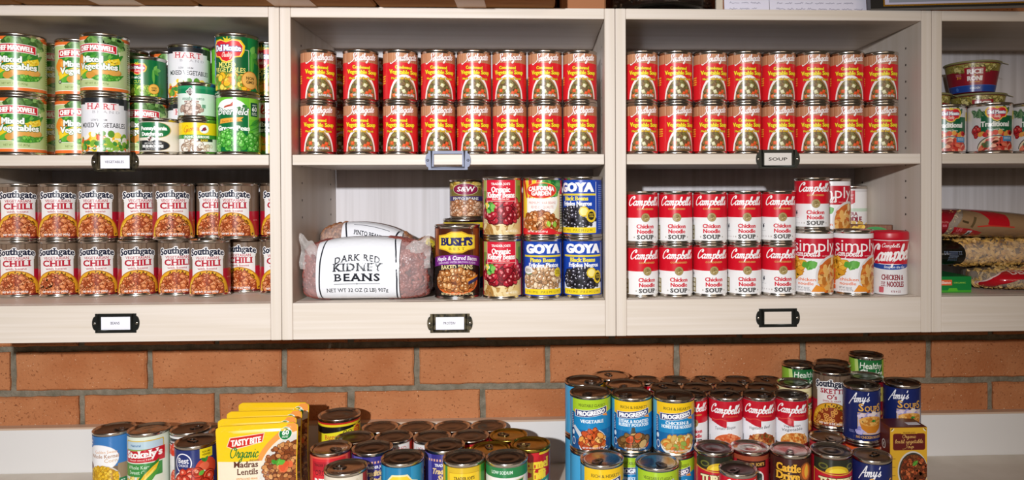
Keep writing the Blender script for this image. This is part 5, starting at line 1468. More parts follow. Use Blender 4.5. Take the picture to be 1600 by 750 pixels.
for i, px in ((5, 1240), (7, 1338)):
    for tier in (0, 1):
        shelf_can('vsoup', px, zs+.0957*tier, .112, 40, 'red vegetable soup can in second row behind the %s soup-card stack, %s tier' % (ORD[i], ('bottom', 'top')[tier]), g2)

# ------------------------------------------------------------------ unit 3, lower compartment: noodle soup
zs = zft+.0003
g3 = 'red and white chicken noodle soup cans'
nl = [(999, 'cn', 20), (1052.5, 'cn', 10), (1106, 'cn', 13), (1161, 'cn', 10), (1215, 'cn2', 16)]
nh = [(999, 'cn', 14), (1052.5, 'cn', 3), (1106, 'cn', 5), (1161, 'cn2', 9), (1215, 'cn2', 14)]
for tier, row in ((0, nl), (1, nh)):
    for i, (px, k, r) in enumerate(row):
        shelf_can(k, px, zs+.0992*tier, .045, r, 'red and white chicken noodle soup can, %s from left, %s tier' % (ORD[i], ('bottom', 'top')[tier]), g3)
g4 = 'tall chicken noodle cans with a soup bowl picture'
shelf_can('simply', 1270, zs, .050, -2, 'tall chicken noodle can with soup bowl picture under the lone noodle soup can', g4)
shelf_can('simply', 1329.5, zs, .046, 6, 'tall chicken noodle can with soup bowl picture beside the soup cup', g4)
shelf_can('cn2', 1266.5, zs+.1238, .046, 12, 'red and white chicken noodle soup can alone on the tall chicken noodle can', g3)
shelf_can('cn', 1299, zs, .135, 0, 'red and white noodle soup can hidden at the back under a tall can', g3)
shelf_can('simply', 1299, zs+.0992, .135, -6, 'tall chicken noodle can in the back row, half hidden by the lone noodle can', g4)
shelf_can('chili', 1330, zs, .216, 0, 'chili can hidden in the back corner under the extra noodle can', None)
shelf_can('extran', 1336, zs+.1090, .216, -6, 'small white extra noodle soup can at the back')

# ------------------------------------------------------------------ unit 2, lower compartment: protein
g5 = 'bean cans beside the bean bags'
B_ = lambda key, px, z, Y, rot, lab, **k: shelf_can(key, px, z, Y, rot, lab, g5, **k)
B_('kidney', 786.5, zs, .046, -2, 'red and tan organic kidney beans can, lower one of its stack')
B_('kidney', 785, zs+.1130, .046, -2, 'red and tan organic kidney beans can, upper one of its stack')
B_('gpinto', 850, zs, .046, 0, 'blue pinto beans can with a yellow base band')
B_('fava', 848.5, zs+.1128, .046, -4, 'yellow and red fava beans can standing on the blue pinto beans can')
B_('gblack', 913, zs, .046, 0, 'blue black-beans can on the shelf by the partition')
B_('gblack', 912, zs+.1128, .046, -22, 'blue black-beans can turned aside, upper one of its stack')
B_('bushbig', 715, zs, .052, -2, 'big brown baked beans can with purple ribbon next to the bean bag', sc=.99)
B_('yelblue', 727, zs, .158, 4, 'large yellow and blue can behind the baked beans can')
B_('sw', 729, zs+.1443, .158, -4, 'small tan pinto beans can with dark red oval at the back', sc=.78)

# ------------------------------------------------------------------ unit 4, upper compartment: sauce cans and rice cups
zs = zmt+.0003
for px, lab in ((1473, 'tomato sauce can cut off by the partition of the pasta shelf'), (1545, 'tomato sauce can fully in view below the rice cups'), (1611, 'tomato sauce can cut off by the right edge of the picture')):
    shelf_can('dsauce', px, zs, .08 if px < 1500 else .045, 6, 'white and green '+lab, 'tomato sauce cans on the pasta shelf')
RC, HC = (.0405, .0515), .0655
r1_ = RC[1]+.004
def rice_cup(X, Y, z, rot, lab):
    t = thing('rice_cup', lab, 'cup', (X, Y, z), -math.atan2(X, Y+D)+math.radians(rot), 'stacked rice cups')
    if 'cup' not in MESH:
        r0, r1 = RC
        body = MB().lathe([(r0*.9, .002), (r0, 0), (r1-.001, HC-.006), (r1-.001, HC-.003), (r1-.004, HC-.003), (r1*.5, HC-.004), (.001, HC-.004)], 56).mesh('cup_body', M_CUP2)
        m, st = cyl_map(r0+.0006, .002, HC-.009, r1-.0003)
        lab_ = ricecup((r0+r1)/2*100/(HC-.009)).wrap('cup_sleeve', m, M_CUP, st, None, (0, 100))
        lid = MB().lathe([(r1-.0035, HC-.0055), (r1+.0015, HC-.0055), (r1+.0028, HC-.004), (r1+.0028, HC-.0022), (r1+.0012, HC-.0012), (r1-.005, HC-.0008), (.001, HC-.0006)], 56)
        lid.quadbox([(r1*.96, -.009, HC-.0022), (r1+.013, -.006, HC-.008), (r1+.013, .004, HC-.008), (r1*.96, .009, HC-.0022), (r1*.96, -.009, HC-.0014), (r1+.013, -.006, HC-.0074), (r1+.013, .004, HC-.0074), (r1*.96, .009, HC-.0014)])
        MESH['cup'] = (body, lab_, lid.mesh('cup_lid', M_CUPLID))
    b, l, d = MESH['cup']
    SHELVED.append([t, r1_, z, z+HC])
    link('cup_body', b, t); link('cup_sleeve', l, t); link('peel_lid', d, t)
M_CUP2 = mat('dark_red_cup_plastic', '#7a1a26', .3)
M_CUPLID = mat('olive_lid_film', '#8f8a5c', .3)
for px, n, Y in ((1519, 3, .165), (1443, 2, .165)):
    X = xat(px, Y, zs+.1)
    for k in range(n):
        xx = xat(1527, Y, zs+.1) if (px == 1519 and k < 2) else X
        rice_cup(xx, Y, zs+k*(HC+.0002), 2 if k == 2 else 8, 'red rice cup with noodle-yellow rim, %s' % ('topmost of the right-hand stack', 'middle of the right-hand stack', 'bottom of the right-hand stack, behind the sauce can', 'upper one beside the partition', 'lower one beside the partition')[(2-k) if n == 3 else 4-k])

# ease the shelved cans apart and inside their compartments
for it in range(150):
    for i, (a, ra_, a0, a1) in enumerate(SHELVED):
        for b, rb_, b0, b1 in SHELVED[i+1:]:
            if min(a1, b1)-max(a0, b0) < .002: continue
            dx, dy = b.location.x-a.location.x, b.location.y-a.location.y
            d = math.hypot(dx, dy)
            if 1e-6 < d < ra_+rb_:
                k = (ra_+rb_-d)/d*.5
                a.location.x -= dx*k*.8; b.location.x += dx*k*.8; a.location.y -= dy*k; b.location.y += dy*k
    for a, ra_, a0, a1 in SHELVED:
        u = a['bay'] if 'bay' in a else None
        if u is None:
            u = max(i for i in range(4) if sx[i] < a.location.x)
            a['bay'] = u
        a.location.x = min(max(a.location.x, sx[u]+T+ra_+.0012), sx[u+1]-T-ra_-.0012)
        a.location.y = min(max(a.location.y, ra_+.001), YD-.0128-ra_)
for a in SHELVED: del a[0]['bay']

# ------------------------------------------------------------------ the soup cup and the carton behind it
zs = zft+.0003
Xc = min(xat(1395, .050, zs+.06), sx[3]-T-.0355)

sc_ = thing('soup_cup', 'red and white microwave soup cup with red lid at the end of the shelf', 'cup', (Xc, .050, zs), -math.atan2(Xc, D+.05)+math.radians(2))
sc_.scale = (.88, .88, 1)
PR = lambda v: .0352+.0012*(v-.5)**2*4+(v > .6)*(v-.6)*.006
Hs = .120
MB().lathe([(.033, .0015), (.0345, 0)]+[(PR(k/14), Hs*(k/14)*.86+.001) for k in range(1, 15)]+[(.034, Hs*.88), (.001, Hs*.88)], 56).build('cup_body', M_CUP3 if 'M_CUP3' in globals() else mat('white_cup_plastic', '#e6e3e4', .3), sc_)
def cupmap(u, v, z, cu, cv):
    st = 100/(Hs*.86)
    r = PR(min(max(v/100, 0), 1))+.0003+z*EPS
    a = u/st/.0365
    return (r*sin(a), -r*cos(a), .0012+v/100*(Hs*.86-.002), sin(a), -cos(a), 0.)
link('cup_sleeve', soupcup(.0365*100/(Hs*.86)).wrap('cup_sleeve', cupmap, M_LABEL, .0365*pi/30*100/(Hs*.86), 8, (0, 100)), sc_)
M_RLID = mat('red_lid_plastic', '#c0152a', .35)
MB().lathe([(.0375, Hs*.862), (.0392, Hs*.865), (.0395, Hs*.90), (.0392, Hs*.965), (.0385, Hs*.985), (.036, Hs), (.030, Hs*.998), (.029, Hs*.985), (.001, Hs*.985)], 56).build('cup_lid', M_RLID, sc_)

def box_sheet(name, sh, W, y, Hh, parent, m=M_CARD):
    me = sh.wrap(name, lambda q, v, z, cu, cv: (q/1000, y-.0003-z*EPS, v/1000), m)
    return link(name, me, parent)
M_PACW = mat('brown_carton_card', '#6e4126', .5)
pc0, pc1 = at(1325, 400, .135), at(1393, 400, .092)
ph = at(1370, 351, .11).z-zs
pcx, phw = (pc0.x+pc1.x)/2, math.hypot(pc1.x-pc0.x, .045)/2
pc = thing('soup_carton', 'brown wood-look soup carton with green oval behind the tall noodle cans', 'carton', (pcx, .1125, zs), math.atan2(-.045, pc1.x-pc0.x))
MB().bevbox((-phw, 0, 0), (phw, .018, ph), .0015).build('carton_box', M_PACW, pc)
w_, h_ = phw*1000, ph*1000
s = Sheet().rect(-w_+1, 1, w_-1, h_-1, '#7d4a2a')
grain(s, -w_+1, w_-1, 1, h_-1, ['#6e3f22', '#8a5632'], 26, 3)
s.bits(-w_*.45, h_-9, 13, 6, 3, ['#e8b42a', '#f0c84a', '#d49a1c'], 34, 3, 1.2)
s.ell(w_*.28, h_-17, 25, 13, '#3f9a4c', 30); s.ell(w_*.28, h_-17, 23.5, 11.6, '#2f8f3f', 30); s.text('Pacific', w_*.28, h_-20, 8.5, '#eef4e6', w=36, b=.02, sh=.2, serif=.06)
s.rect(-w_+1, 1, w_-1, h_*.55, '#2f4a2c'); s.bits(0, h_*.3, w_*.8, h_*.22, 5, ['#c98a3c', '#6f8f3c', '#e8c06a', '#a8502a'], 60, 5, 1.4)
box_sheet('carton_print', s, phw, 0, ph, pc)

# ------------------------------------------------------------------ bags of dry beans
def sgn(v): return 1 if v >= 0 else -1
class Pillow:                                # a filled bag lying on its side: front faces -y, base flat
    def __init__(s, W, H, T, slump=.0, top=None, pw=3.2, cy=.7):
        s.W, s.H, s.T, s.top, s.slump, s.pw, s.cy = W, H, T, top, slump, pw, cy
    def pt(s, a, b, off=0.):                 # a -1..1 along the length, b -1 (underside) .. 0 (front) .. 1 (top back)
        e = max(0., 1-abs(a)**s.pw)**(.5 if s.pw < 4 else .4)
        hh = s.H*(s.top(a) if s.top else 1.)
        th = pi*(b*.5)                        # -90..90 degrees over the front face
        y = -(s.T/2*e*abs(cos(th))**s.cy+off)
        zc = hh*.5*(1-e)*.35
        z = zc+(hh-2*zc)*(.5+.5*sin(th))
        if s.slump: y -= s.slump*(1-z/max(hh, 1e-6))*e
        return Vector((a*s.W/2, y, max(z, 0)))
    def back(s, a, b):
        p = s.pt(a, b)
        return Vector((p.x, -p.y*.9, p.z))
    def nrm(s, a, b):
        d = 1e-3
        n = (s.pt(min(a+d, .999), b)-s.pt(max(a-d, -.999), b)).cross(s.pt(a, min(b+d, .999))-s.pt(a, max(b-d, -.999)))
        n = n.normalized() if n.length > 1e-12 else Vector((0, -1, 0))
        return n if n.y < 0 or n.z > 0 else -n
    def shell(s, nu=40, nv=20, off=0., wr=0., seed=1):
        r = random.Random(seed)
        ph = [(r.uniform(5, 22), r.uniform(3, 14), r.uniform(0, 6)) for _ in range(6)]
        def w(a, b): return wr*sum(sin(p*a+q*b+c) for p, q, c in ph)/6
        m = MB()
        m.grid(lambda i, j: s.pt(i*2-1, j*2-1, off+w(i*2-1, j*2-1)), nu, nv)
        m.grid(lambda i, j: s.back(1-i*2, j*2-1), nu, nv)
        return m
def bean_fill(P, n, size, seed, a0=-.95, a1=.95, skip=None, mats=1, b0=-.95, b1=.98):
    r = random.Random(seed)
    m = MB()
    for _ in range(n):
        a, b = r.uniform(a0, a1), r.uniform(b0, b1)
        if skip and skip[0] < a < skip[1]: continue
        p = P.pt(a, b, -.0035-r.uniform(0, .002))
        rot = Matrix.Rotation(r.uniform(0, pi), 3, P.nrm(a, b)) @ P.nrm(a, b).to_track_quat('Z', 'Y').to_matrix()
        m.ellipsoid(p, (size*r.uniform(.9, 1.15), size*.56, size*.45), rot, 7, 5, r.randrange(mats), -size*.12)
    return m
def print_on(P, sh, name, a_scale, mtl, off, parent, us=2.5, vs=2.5):   # u, v of the sheet in mm; v runs up the front from -1 to 1
    Wm = P.W*1000/2
    def fn(u, v, z, cu, cv):
        a = max(-.995, min(.995, u/Wm)); b = max(-1, min(1, v/50-1))
        p = P.pt(a, b, off+z*EPS*7)
        n = P.nrm(a, b)
        return (p.x, p.y, p.z, n.x, n.y, n.z)
    return link(name, sh.wrap(name, fn, mtl, us, vs), parent)
zs = zft+.0002
# dark red kidney beans
k0, k1 = Vector((sx[1]+T+.004, 0, 0)), at(677, 430, .06)
P = Pillow(k1.x-k0.x, .113, .094, .012, top=lambda a: 1-.16*abs(a)**2.5, pw=6, cy=.5)
kb = thing('bean_bag', 'clear bag of dark red beans with a wide white label, front of the shelf', 'bag', ((k0.x+k1.x)/2, .060, zs+.0026), 0, 'bags of dry beans')
bean_fill(P, 1500, .0072, 5, skip=(-.56, .36)).build('dry_beans', M_BEANK, kb)['kind'] = 'stuff'
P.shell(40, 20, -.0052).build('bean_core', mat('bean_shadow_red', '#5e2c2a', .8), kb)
s = Sheet()
f = lambda c: (lambda v: c)
s.z += 1
s.rect(-83, 1, 66, 99, '#ececf0')
s.poly([(-75, 1), (-78, 30), (-77, 60), (-70, 99), (-67.4, 99), (-74.4, 60), (-75.4, 30), (-72.4, 1)], '#22252e'); s.poly([(59, 1), (61, 40), (58, 70), (52, 99), (54.6, 99), (60.6, 70), (63.6, 40), (61.6, 1)], '#22252e')
def bagtext(t, v, h, w, **k): s.text(t, -9, v, h, '#23252c', w=w, **k)
bagtext('DARK RED', 59, 6.6, 82, b=.02, serif=.07, arc=-.002, sp=.16)
bagtext('KIDNEY', 48.5, 7.5, 86, b=.03, serif=.1, sp=.14)
bagtext('BEANS', 38, 7.5, 82, b=.03, serif=.1, sp=.14)
s.line([(-50, 34.6), (32, 34.6)], .6, '#6a6c74'); s.text('+', -9, 33.2, 3, '#23252c', b=.02)
bagtext('NET WT 32 OZ (2 LB) 907g', 24, 5.2, 110, b=.012, serif=.07)
print_on(P, s, 'white_label', 1, M_FILM, .0040, kb)
m = P.shell(60, 30, .0010, .0025, 3)
m.build('clear_film', M_FILMC, kb)
w = P.W/2
for sg, hx, rn in ((-1, .121, .040), (1, .119, .050)):      # the gathered corners of the film stand up at both ends
    m = MB()
    for sd in (0,):
        m.grid(lambda a, b: Vector((sg*(w-.0005-rn*a*(1-.15*b)), -.030+sd-.010*a-.006*sin(9*b+4*a)*(1-a), .055*(1-b)+b*(hx-(hx-.099)*a**.8+.003*sin(11*a)))), 10, 10)
    m.build('film_corner', M_FILMD, kb)
# pinto beans lying on it, behind
p0, p1 = Vector((sx[1]+T+.004, 0, 0)), at(648, 380, .15)
P = Pillow(p1.x-p0.x, .136, .090, 0, top=lambda a: 1-.06*a-.14*a*a, pw=5, cy=.5)
pb = thing('bean_bag', 'bag of speckled pinto beans standing behind the dark red beans', 'bag', ((p0.x+p1.x)/2, .158, zs+.0026), 0, 'bags of dry beans')
bean_fill(P, 1300, .0068, 6, skip=(-.40, .80)).build('dry_beans', M_BEANP, pb)['kind'] = 'stuff'
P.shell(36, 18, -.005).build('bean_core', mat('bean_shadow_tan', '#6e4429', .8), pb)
s = Sheet()
s.rect(-42, 1, 74, 99, '#e9e9ee')
s.poly([(-40, 99), (-37, 99), (-22, 40), (-25, 40)], '#22252e'); s.poly([(68, 99), (71, 99), (58, 60), (55, 60)], '#22252e')
s.text('PINTO BEANS', 10, 71, 5.5, '#2b2d36', w=56, b=.02, serif=.1, slope=-.08)
s.text('NET WT 32 OZ', 14, 40, 5, '#2b2d36', w=60, b=.01, serif=.08); s.line([(-20, 88), (50, 84)], 1.2, '#6a6c74')
print_on(P, s, 'white_label', 1, M_FILM, .0056, pb)
P.shell(50, 24, .0022, .003, 8).build('clear_film', M_FILMC, pb)
# a third bag, squeezed in before the cans
q0, q1 = at(640, 430, .12), at(685, 430, .12)
P = Pillow(.062, .105, .075, 0, top=lambda a: 1-.2*a*a)
tb3 = thing('bean_bag', 'small bag of brown beans with a yellow corner between bean bag and baked beans can', 'bag', ((q0.x+q1.x)/2+.002, .150, zs+.0026), 0, 'bags of dry beans')
bean_fill(P, 420, .0066, 7).build('dry_beans', M_BEANP, tb3)['kind'] = 'stuff'
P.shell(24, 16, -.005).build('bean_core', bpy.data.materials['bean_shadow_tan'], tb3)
s = Sheet().rect(2, 62, 36, 96, '#d9c23a'); s.rect(2, 52, 36, 62, '#2f5a34'); s.text('BEANS', 19, 74, 9, '#5a3a14', w=26, b=.03)
print_on(P, s, 'yellow_label', 1, M_FILM, .0056, tb3)
P.shell(30, 20, .0022, .003, 9).build('clear_film', M_FILMC, tb3)

# ------------------------------------------------------------------ unit 4, lower compartment: pasta
def noodles(P, n, seed, wd=.0030, a0=-.97, a1=.97, skip=None, L=.02, b0=-.9, b1=.95):   # broad twisted ribbons
    r = random.Random(seed)
    m = MB()
    for _ in range(n):
        a, b = r.uniform(a0, a1), r.uniform(b0, b1)
        if skip and skip[0] < a < skip[1]: continue
        p = P.pt(a, b, -.008-r.uniform(0, .005)); nn = P.nrm(a, b)
        t = nn.cross(Vector((r.uniform(-1, 1), r.uniform(-1, 1), r.uniform(-1, 1))))
        if t.length < .1: continue
        t.normalize(); q = nn.cross(t); ph = r.uniform(0, 6); am = r.uniform(.002, .006); tw = r.uniform(-3.5, 3.5)
        def fn(x, y):
            k = x-.5
            c = p+t*(L*k)+q*(am*sin(ph+5*x))+nn*(.003*cos(ph+6*x))
            an = ph+tw*x
            return c+(q*cos(an)+nn*sin(an)*.7)*(wd*(y-.5)*2)+nn*(.0006*sin(pi*y))
        m.grid(fn, 9, 2)
    return m
gx = 'pasta packets on the right-hand shelf'
x0 = sx[3]+T+.004; x1 = x0+.30
bagW = x1-x0
bc_ = (x0+x1)/2
rx0 = at(1522, 445, .085).x
P = Pillow(.26, .040, .16, 0, top=lambda a: 1-.15*a*a, pw=5, cy=.5)
rb = thing('pasta_bag', 'red pasta bag with a clear window, bottom of the pile beside the green box', 'bag', (rx0+.135, .108, zs+.0046), math.radians(-2), gx)
noodles(P, 620, 3, .0028, L=.022).build('egg_noodles', M_PASTA2, rb)['kind'] = 'stuff'
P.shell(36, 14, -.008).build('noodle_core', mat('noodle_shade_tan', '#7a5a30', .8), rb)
s = Sheet()
s.poly([(-129, 8), (-129, 35), (-117, 62), (-100, 82), (-70, 96), (134, 99), (134, 60), (-40, 60), (-80, 54), (-108, 34), (-116, 6)], '#b8101e')
s.poly([(-116, 1), (-112, 8), (-95, 13), (-70, 18), (-40, 28), (-10, 44), (134, 56), (134, 1)], '#b8101e')
s.line([(-129, 8), (-129, 35), (-117, 62), (-100, 82), (-72, 95)], 2.6, '#e8c8c0'); s.line([(-95, 13), (-70, 18), (-40, 28), (-10, 44), (60, 54)], 1.6, '#e8d0b0')
s.text('DELLA', -62, 72, 15, '#f2d8d0', w=52, b=.02, serif=.09)
print_on(P, s, 'red_print', 1, M_FILM, .0046, rb)
P.shell(50, 20, .0022, .002, 11).build('clear_film', M_FILMC, rb)
# green box
gb0, gb1 = Vector((sx[3]+T+.003, 0, 0)), at(1518, 445, .045)
gw, gh = (gb1.x-gb0.x)/2, at(1490, 432, .045).z-zs
gb = thing('pasta_box', 'flat green pasta box with an orange patch beside the red pasta bag', 'box', ((gb0.x+gb1.x)/2, .045, zs), 0, gx)
MB().bevbox((-gw, 0, 0), (gw, .11, gh), .001).build('carton_box', mat('green_carton_card', '#14753a', .45), gb)
s = Sheet(); w_, h_ = gw*1000, gh*1000
s.rect(-w_+.6, .6, w_-.6, h_-.6, '#0f7a34'); s.rect(-w_+.6, .6, w_-.6, 5, '#3f9a2c'); s.poly([(-6, 3), (-3, 9), (12, 9), (15, 3)], '#55b02c')
s.rect(-w_+8, h_-17, -w_+44, h_-6.5, '#e2643c'); s.text('Quillano', -w_+26, h_-14, 5, '#f6e2d4', w=32, b=.02, serif=.05); s.text('ORGANIC', 18, h_-13.5, 2.6, '#9cc84a', w=24, b=.02)
box_sheet('carton_print', s, gw, 0, gh, gb)
# black-labelled egg noodles
P = Pillow(bagW, .052, .175, 0, top=lambda a: 1-.12*a*a+.05*a, pw=9, cy=.5)
nb = thing('pasta_bag', 'egg noodle bag with a black label, middle of the pasta pile', 'bag', (bc_, .150, zs+.0475), 0, gx)
noodles(P, 560, 4, .0038, skip=(-1.0, -.46), L=.034).build('egg_noodles', M_PASTA, nb)['kind'] = 'stuff'
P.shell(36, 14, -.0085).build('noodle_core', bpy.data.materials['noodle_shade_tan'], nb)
s = Sheet(); wl = bagW*500
s.rect(-wl*.99, 1, -72, 99, '#14140f')
s.text('DE', -109, 52, 9, '#7f8aa0', w=8, b=0, serif=.08); s.text('TT', -82, 50, 9, '#7f8aa0', w=7, b=0, serif=.08); s.rect(-104, 50, -87, 58, '#3a4254'); s.line([(-104, 60), (-86, 58)], 1.2, '#7f8aa0'); s.line([(-104, 48), (-86, 47)], 1.2, '#7f8aa0'); dots(s, -96, 46, 18, 14, 3, '#5a6478')
print_on(P, s, 'black_label', 1, M_FILM, .0056, nb)
P.shell(50, 20, .0022, .003, 12).build('clear_film', M_FILMC, nb)
# top bag
P = Pillow(bagW, .056, .18, 0, top=lambda a: 1-.16*(a+.25)**2, pw=9, cy=.5)
tp = thing('pasta_bag', 'brown and red printed pasta bag on top of the pasta pile', 'bag', (bc_-.004, .150, zs+.1020), math.radians(2), gx)
tp.rotation_euler = (0, math.radians(2), 0)
noodles(P, 240, 5, .0030, a0=-.72, a1=-.40, L=.018, b0=-.7, b1=.5).build('egg_noodles', M_PASTA2, tp)['kind'] = 'stuff'
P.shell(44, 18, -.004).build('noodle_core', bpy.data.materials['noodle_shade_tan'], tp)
s = Sheet(); wl = bagW*500
s.rect(-wl*.99, 1, -101, 99, '#8e0f1e'); s.poly([(-101, 50), (-101, 99), (-56, 99), (-62, 90), (-84, 72)], '#8a1420')
s.poly([(-84, 1), (-88, 20), (-84, 46), (-66, 74), (-50, 99), (wl*.99, 99), (wl*.99, 1)], '#957554')
s.poly([(-50, 90), (-30, 95), (-10, 88), (20, 76), (20, 48), (-14, 46), (-24, 50), (-20, 60), (-30, 78)], '#b8101e')
s.line([(-44, 44), (-20, 47), (30, 46)], 3, '#c8362a')
s.poly([(-88, 14), (-90, 42), (-62, 39), (-40, 33), (-30, 30), (-32, 10), (-56, 6)], '#b0101f')
s.text('LIFE', -77, 31, 7.5, '#e07a86', w=12, b=.02); s.text('IS BOWL', -77, 20, 7.5, '#e07a86', w=15, b=.02); s.rect(-60, 17, -51, 34, '#c9d0d4'); s.poly([(-59, 19), (-52, 19), (-52, 27), (-56, 31)], '#2a3438')
s.line([(-74, 56), (-62, 52)], 5, '#4a3a24'); s.line([(-56, 42), (-46, 66)], 5, '#5f4c30'); s.text('us', -108, 42, 8, '#d87a84', w=8, b=.02)
print_on(P, s, 'paper_print', 1, M_FILM, .0010, tp)
P.shell(50, 20, .0004, .0004, 13).build('clear_film', M_FILMC, tp)

# ------------------------------------------------------------------ the counter: columns of cans
COLS = []
def column(stack, cx, cy, Y, labels, rots, grp):
    R = max(K[k][0] for k in stack)
    zt_ = ZC+sum(K[k][1] for k in stack)
    Xp = xat(cx, Y, zt_)
    COLS.append(dict(st=stack, x=Xp, y=Y, R=R, cx=cx, cy=cy, lab=labels, rot=rots, g=grp))
gL = 'cans at the left end of the counter'; gM = 'cans in the middle of the counter'; gP = 'blue soup cans on the counter'; gC = 'red and white soup cans on the counter'; gR = 'cans at the right of the counter'
column(['gvcorn'], 182.5, 668, .188, ['blue and white whole kernel corn can, leftmost on the counter'], [-22], gL)
column(['stokely'], 235.5, 668.5, .180, ['white, green and red corn can with a big corn cob'], [-8], gL)
column(['dicedtom'], 291, 668, .188, ['pale diced tomatoes can behind the dark blue tomatoes can'], [-14], gL)
column(['bestc'], 307.5, 681, .098, ['dark blue whole tomatoes can with red base beside the pouches'], [-8], gL)
column(['dmtom'], 358, 671, .175, ['green and red tomatoes can mostly hidden behind the yellow pouches'], [-14], gL)
column(['bigger'], 535.5, 646, .200, ['tall black can with a yellow band standing above the bean cans'], [0], gM)
for px, k, t in ((596.7, 'plaint', 'first'), (650.7, 'plaint', 'second'), (703.5, 'plainp', 'third'), (757.5, 'plainp', 'fourth')):
    column([k], px, 667, .222, ['dark-lidded can in the back row by the upstand, %s from left' % t], [0], gM)
column(['plaing'], 561.5, 682.5, .143, ['green can with a glossy lid right in front of the tall black can'], [0], gM)
column(['lightred'], 617, 681, .143, ['white light red kidney beans can, left one of the pair'], [2], gM)
column(['lightred'], 672.7, 681, .143, ['white light red kidney beans can, right one of the pair'], [-16], gM)
column(['redyc'], 733, 680, .143, ['red and yellow chili can with a grey lid'], [10], gM)
column(['redgc'], 788.5, 678.5, .143, ['red and yellow chili can with a gold lid, behind the other gold lid'], [4], gM)
column(['refried'], 520.5, 698, .066, ['red refried pinto beans can with a ring-pull lid'], [-8], gM)
column(['fatfree'], 579, 698, .066, ['purple fat free beans can, left one of the pair'], [8], gM)
column(['fatfree'], 695, 694, .066, ['purple fat free beans can, right one of the pair'], [-4], gM)
column(['redgc'], 769, 700, .062, ['chili can showing only its gold lid between green-edged and white cans'], [0], gM)
column(['hormel'], 826, 692, .070, ['red chili can with yellow lettering and a gold lid at the group end'], [6], gM)
column(['cream'], 540.5, 728.5, -.012, ['cream can with a slanted black banner, front of the group'], [-6], gM)
column(['bushb'], 629, 713, .008, ['bright blue beans can with a yellow badge'], [-8], gM)
column(['tjp'], 728, 709, -.012, ['yellow and green pinto beans can'], [0], gM)
column(['mm'], 789, 710.5, -.015, ['white kidney beans can with a green ribbon'], [-2], gM)
# blue soup cans
column(['pmin', 'psteak'], 912.7, 593.5, .150, ['blue soup can under the leftmost back stack', 'blue soup can on top of the leftmost back stack, seen from its side'], [50, 62], gP)
column(['pveg', 'pchick'], 959.5, 586, .2275, ['blue soup can hidden at the bottom of the rear stack by the wall', 'blue soup can topping the rear stack by the wall'], [30, 30], gP)
column(['pveg', 'pchick'], 976.5, 599.5, .150, ['blue soup can hidden low behind the steak soup stack', 'blue soup can showing its lid behind the steak soup can'], [30, 30], gP)
column(['pchick', 'pveg'], 924.5, 611, .070, ['blue soup can under the vegetable soup can', 'lime-banded blue vegetable soup can, top of the front left stack'], [50, 2], gP)
column(['pmin', 'psteak'], 990, 614, .070, ['lime-banded blue soup can under the steak soup can', 'yellow-banded blue steak and potatoes soup can'], [4, 4], gP)
column(['pveg', 'pchick'], 1057, 616, .070, ['lime-banded blue vegetable soup can under the homestyle noodles can', 'yellow-banded blue chicken and noodles soup can, top tier'], [2, 8], gP)
column(['pchick'], 940.5, 714, -.014, ['yellow-banded blue soup can standing at the very front left'], [8], gP)
column(['pveg'], 1027, 719.5, -.014, ['lime-banded blue soup can standing at the front, right of the yellow-banded one'], [0], gP)
# red and white soup cans, three rows, two tiers
for px, k, t, r in ((1083, 'cm', 'mushroom', 10), (1133, 'tb', 'tomato bisque', -2), (1183, 'vb', 'vegetable beef', 3), (1234, 'vv', 'vegetarian vegetable', 4)):
    column(['cm', k], px, 615.5, .100, ['red and white soup can under the %s can' % t, 'red and white %s soup can in the front row' % t], [10, r], gC)
for i, px in enumerate((1045.5, 1095, 1141.5, 1189.5)):
    column(['cm', 'cm'], px, 604, .161, ['soup can hidden under the %s can of the middle row' % ORD[i], 'red and white soup can, %s from left in the middle row' % ORD[i]], [0, 0], gC)
for i, px in enumerate((1014, 1059, 1104, 1150, 1194)):
    column(['cm', 'cm'], px, 593, .224, ['soup can hidden under the %s can of the back row' % ORD[i], 'red and white soup can, %s from left in the row by the wall' % ORD[i]], [0, 0], gC)
column(['tc'], 1119, 697, .018, ['red turkey chili can behind the low front soup can'], [2], gR)
column(['bc'], 1178, 697, .018, ['red beef chili can with a small picture, between turkey chili and brown chili'], [2], gR)
column(['cm'], 1152, 720.5, -.050, ['red and white soup can alone in the foreground of the chili cans'], [12], gR)
column(['cd'], 1235.5, 697, .002, ['dark brown chili can with orange lettering'], [0], gR)
column(['rt'], 1286.5, 681, .082, ['plain red can showing its lid behind the right-hand turkey chili can'], [0], gR)
column(['tc'], 1295, 700, -.008, ['red turkey chili can next to the front dark blue soup can'], [6], gR)
column(['amy'], 1350, 697, -.014, ['dark blue soup can standing lowest, in front of the carton'], [12], gR)
column(['redyel', 'sk'], 1298.5, 576.5, .158, ['dark red can under the ring pasta can', 'brown and white ring pasta can above the chili cans'], [10, 2], gR)
column(['redyel', 'redyel'], 1301, 566.5, .232, ['dark red can low behind the ring pasta can', 'dark-lidded can peeping over the ring pasta can'], [0, 0], gR)
column(['tr', 'tr'], 1242, 596.5, .166, ['tan and red can low behind the vegetarian vegetable can', 'tan and red can just behind the vegetarian vegetable can'], [0, 4], gR)
column(['hc', 'hc'], 1244, 567.5, .234, ['green soup can hidden low behind the tan and red can', 'green soup can behind the tan and red can'], [0, 14], gR)
column(['hc', 'hc'], 1353, 553, .232, ['green soup can hidden low at the rear right', 'green soup can standing highest of all on the counter'], [0, 8], gR)
column(['orange', 'redyel'], 1347, 587, .158, ['can hidden low between the blue soup cans and the highest green can', 'can showing its lid behind the left dark blue soup can'], [0, 0], gR)
column(['orange', 'amy'], 1344.5, 599.5, .082, ['orange can under the left dark blue soup can', 'dark blue soup can on the orange can, left of its twin'], [0, 10], gR)
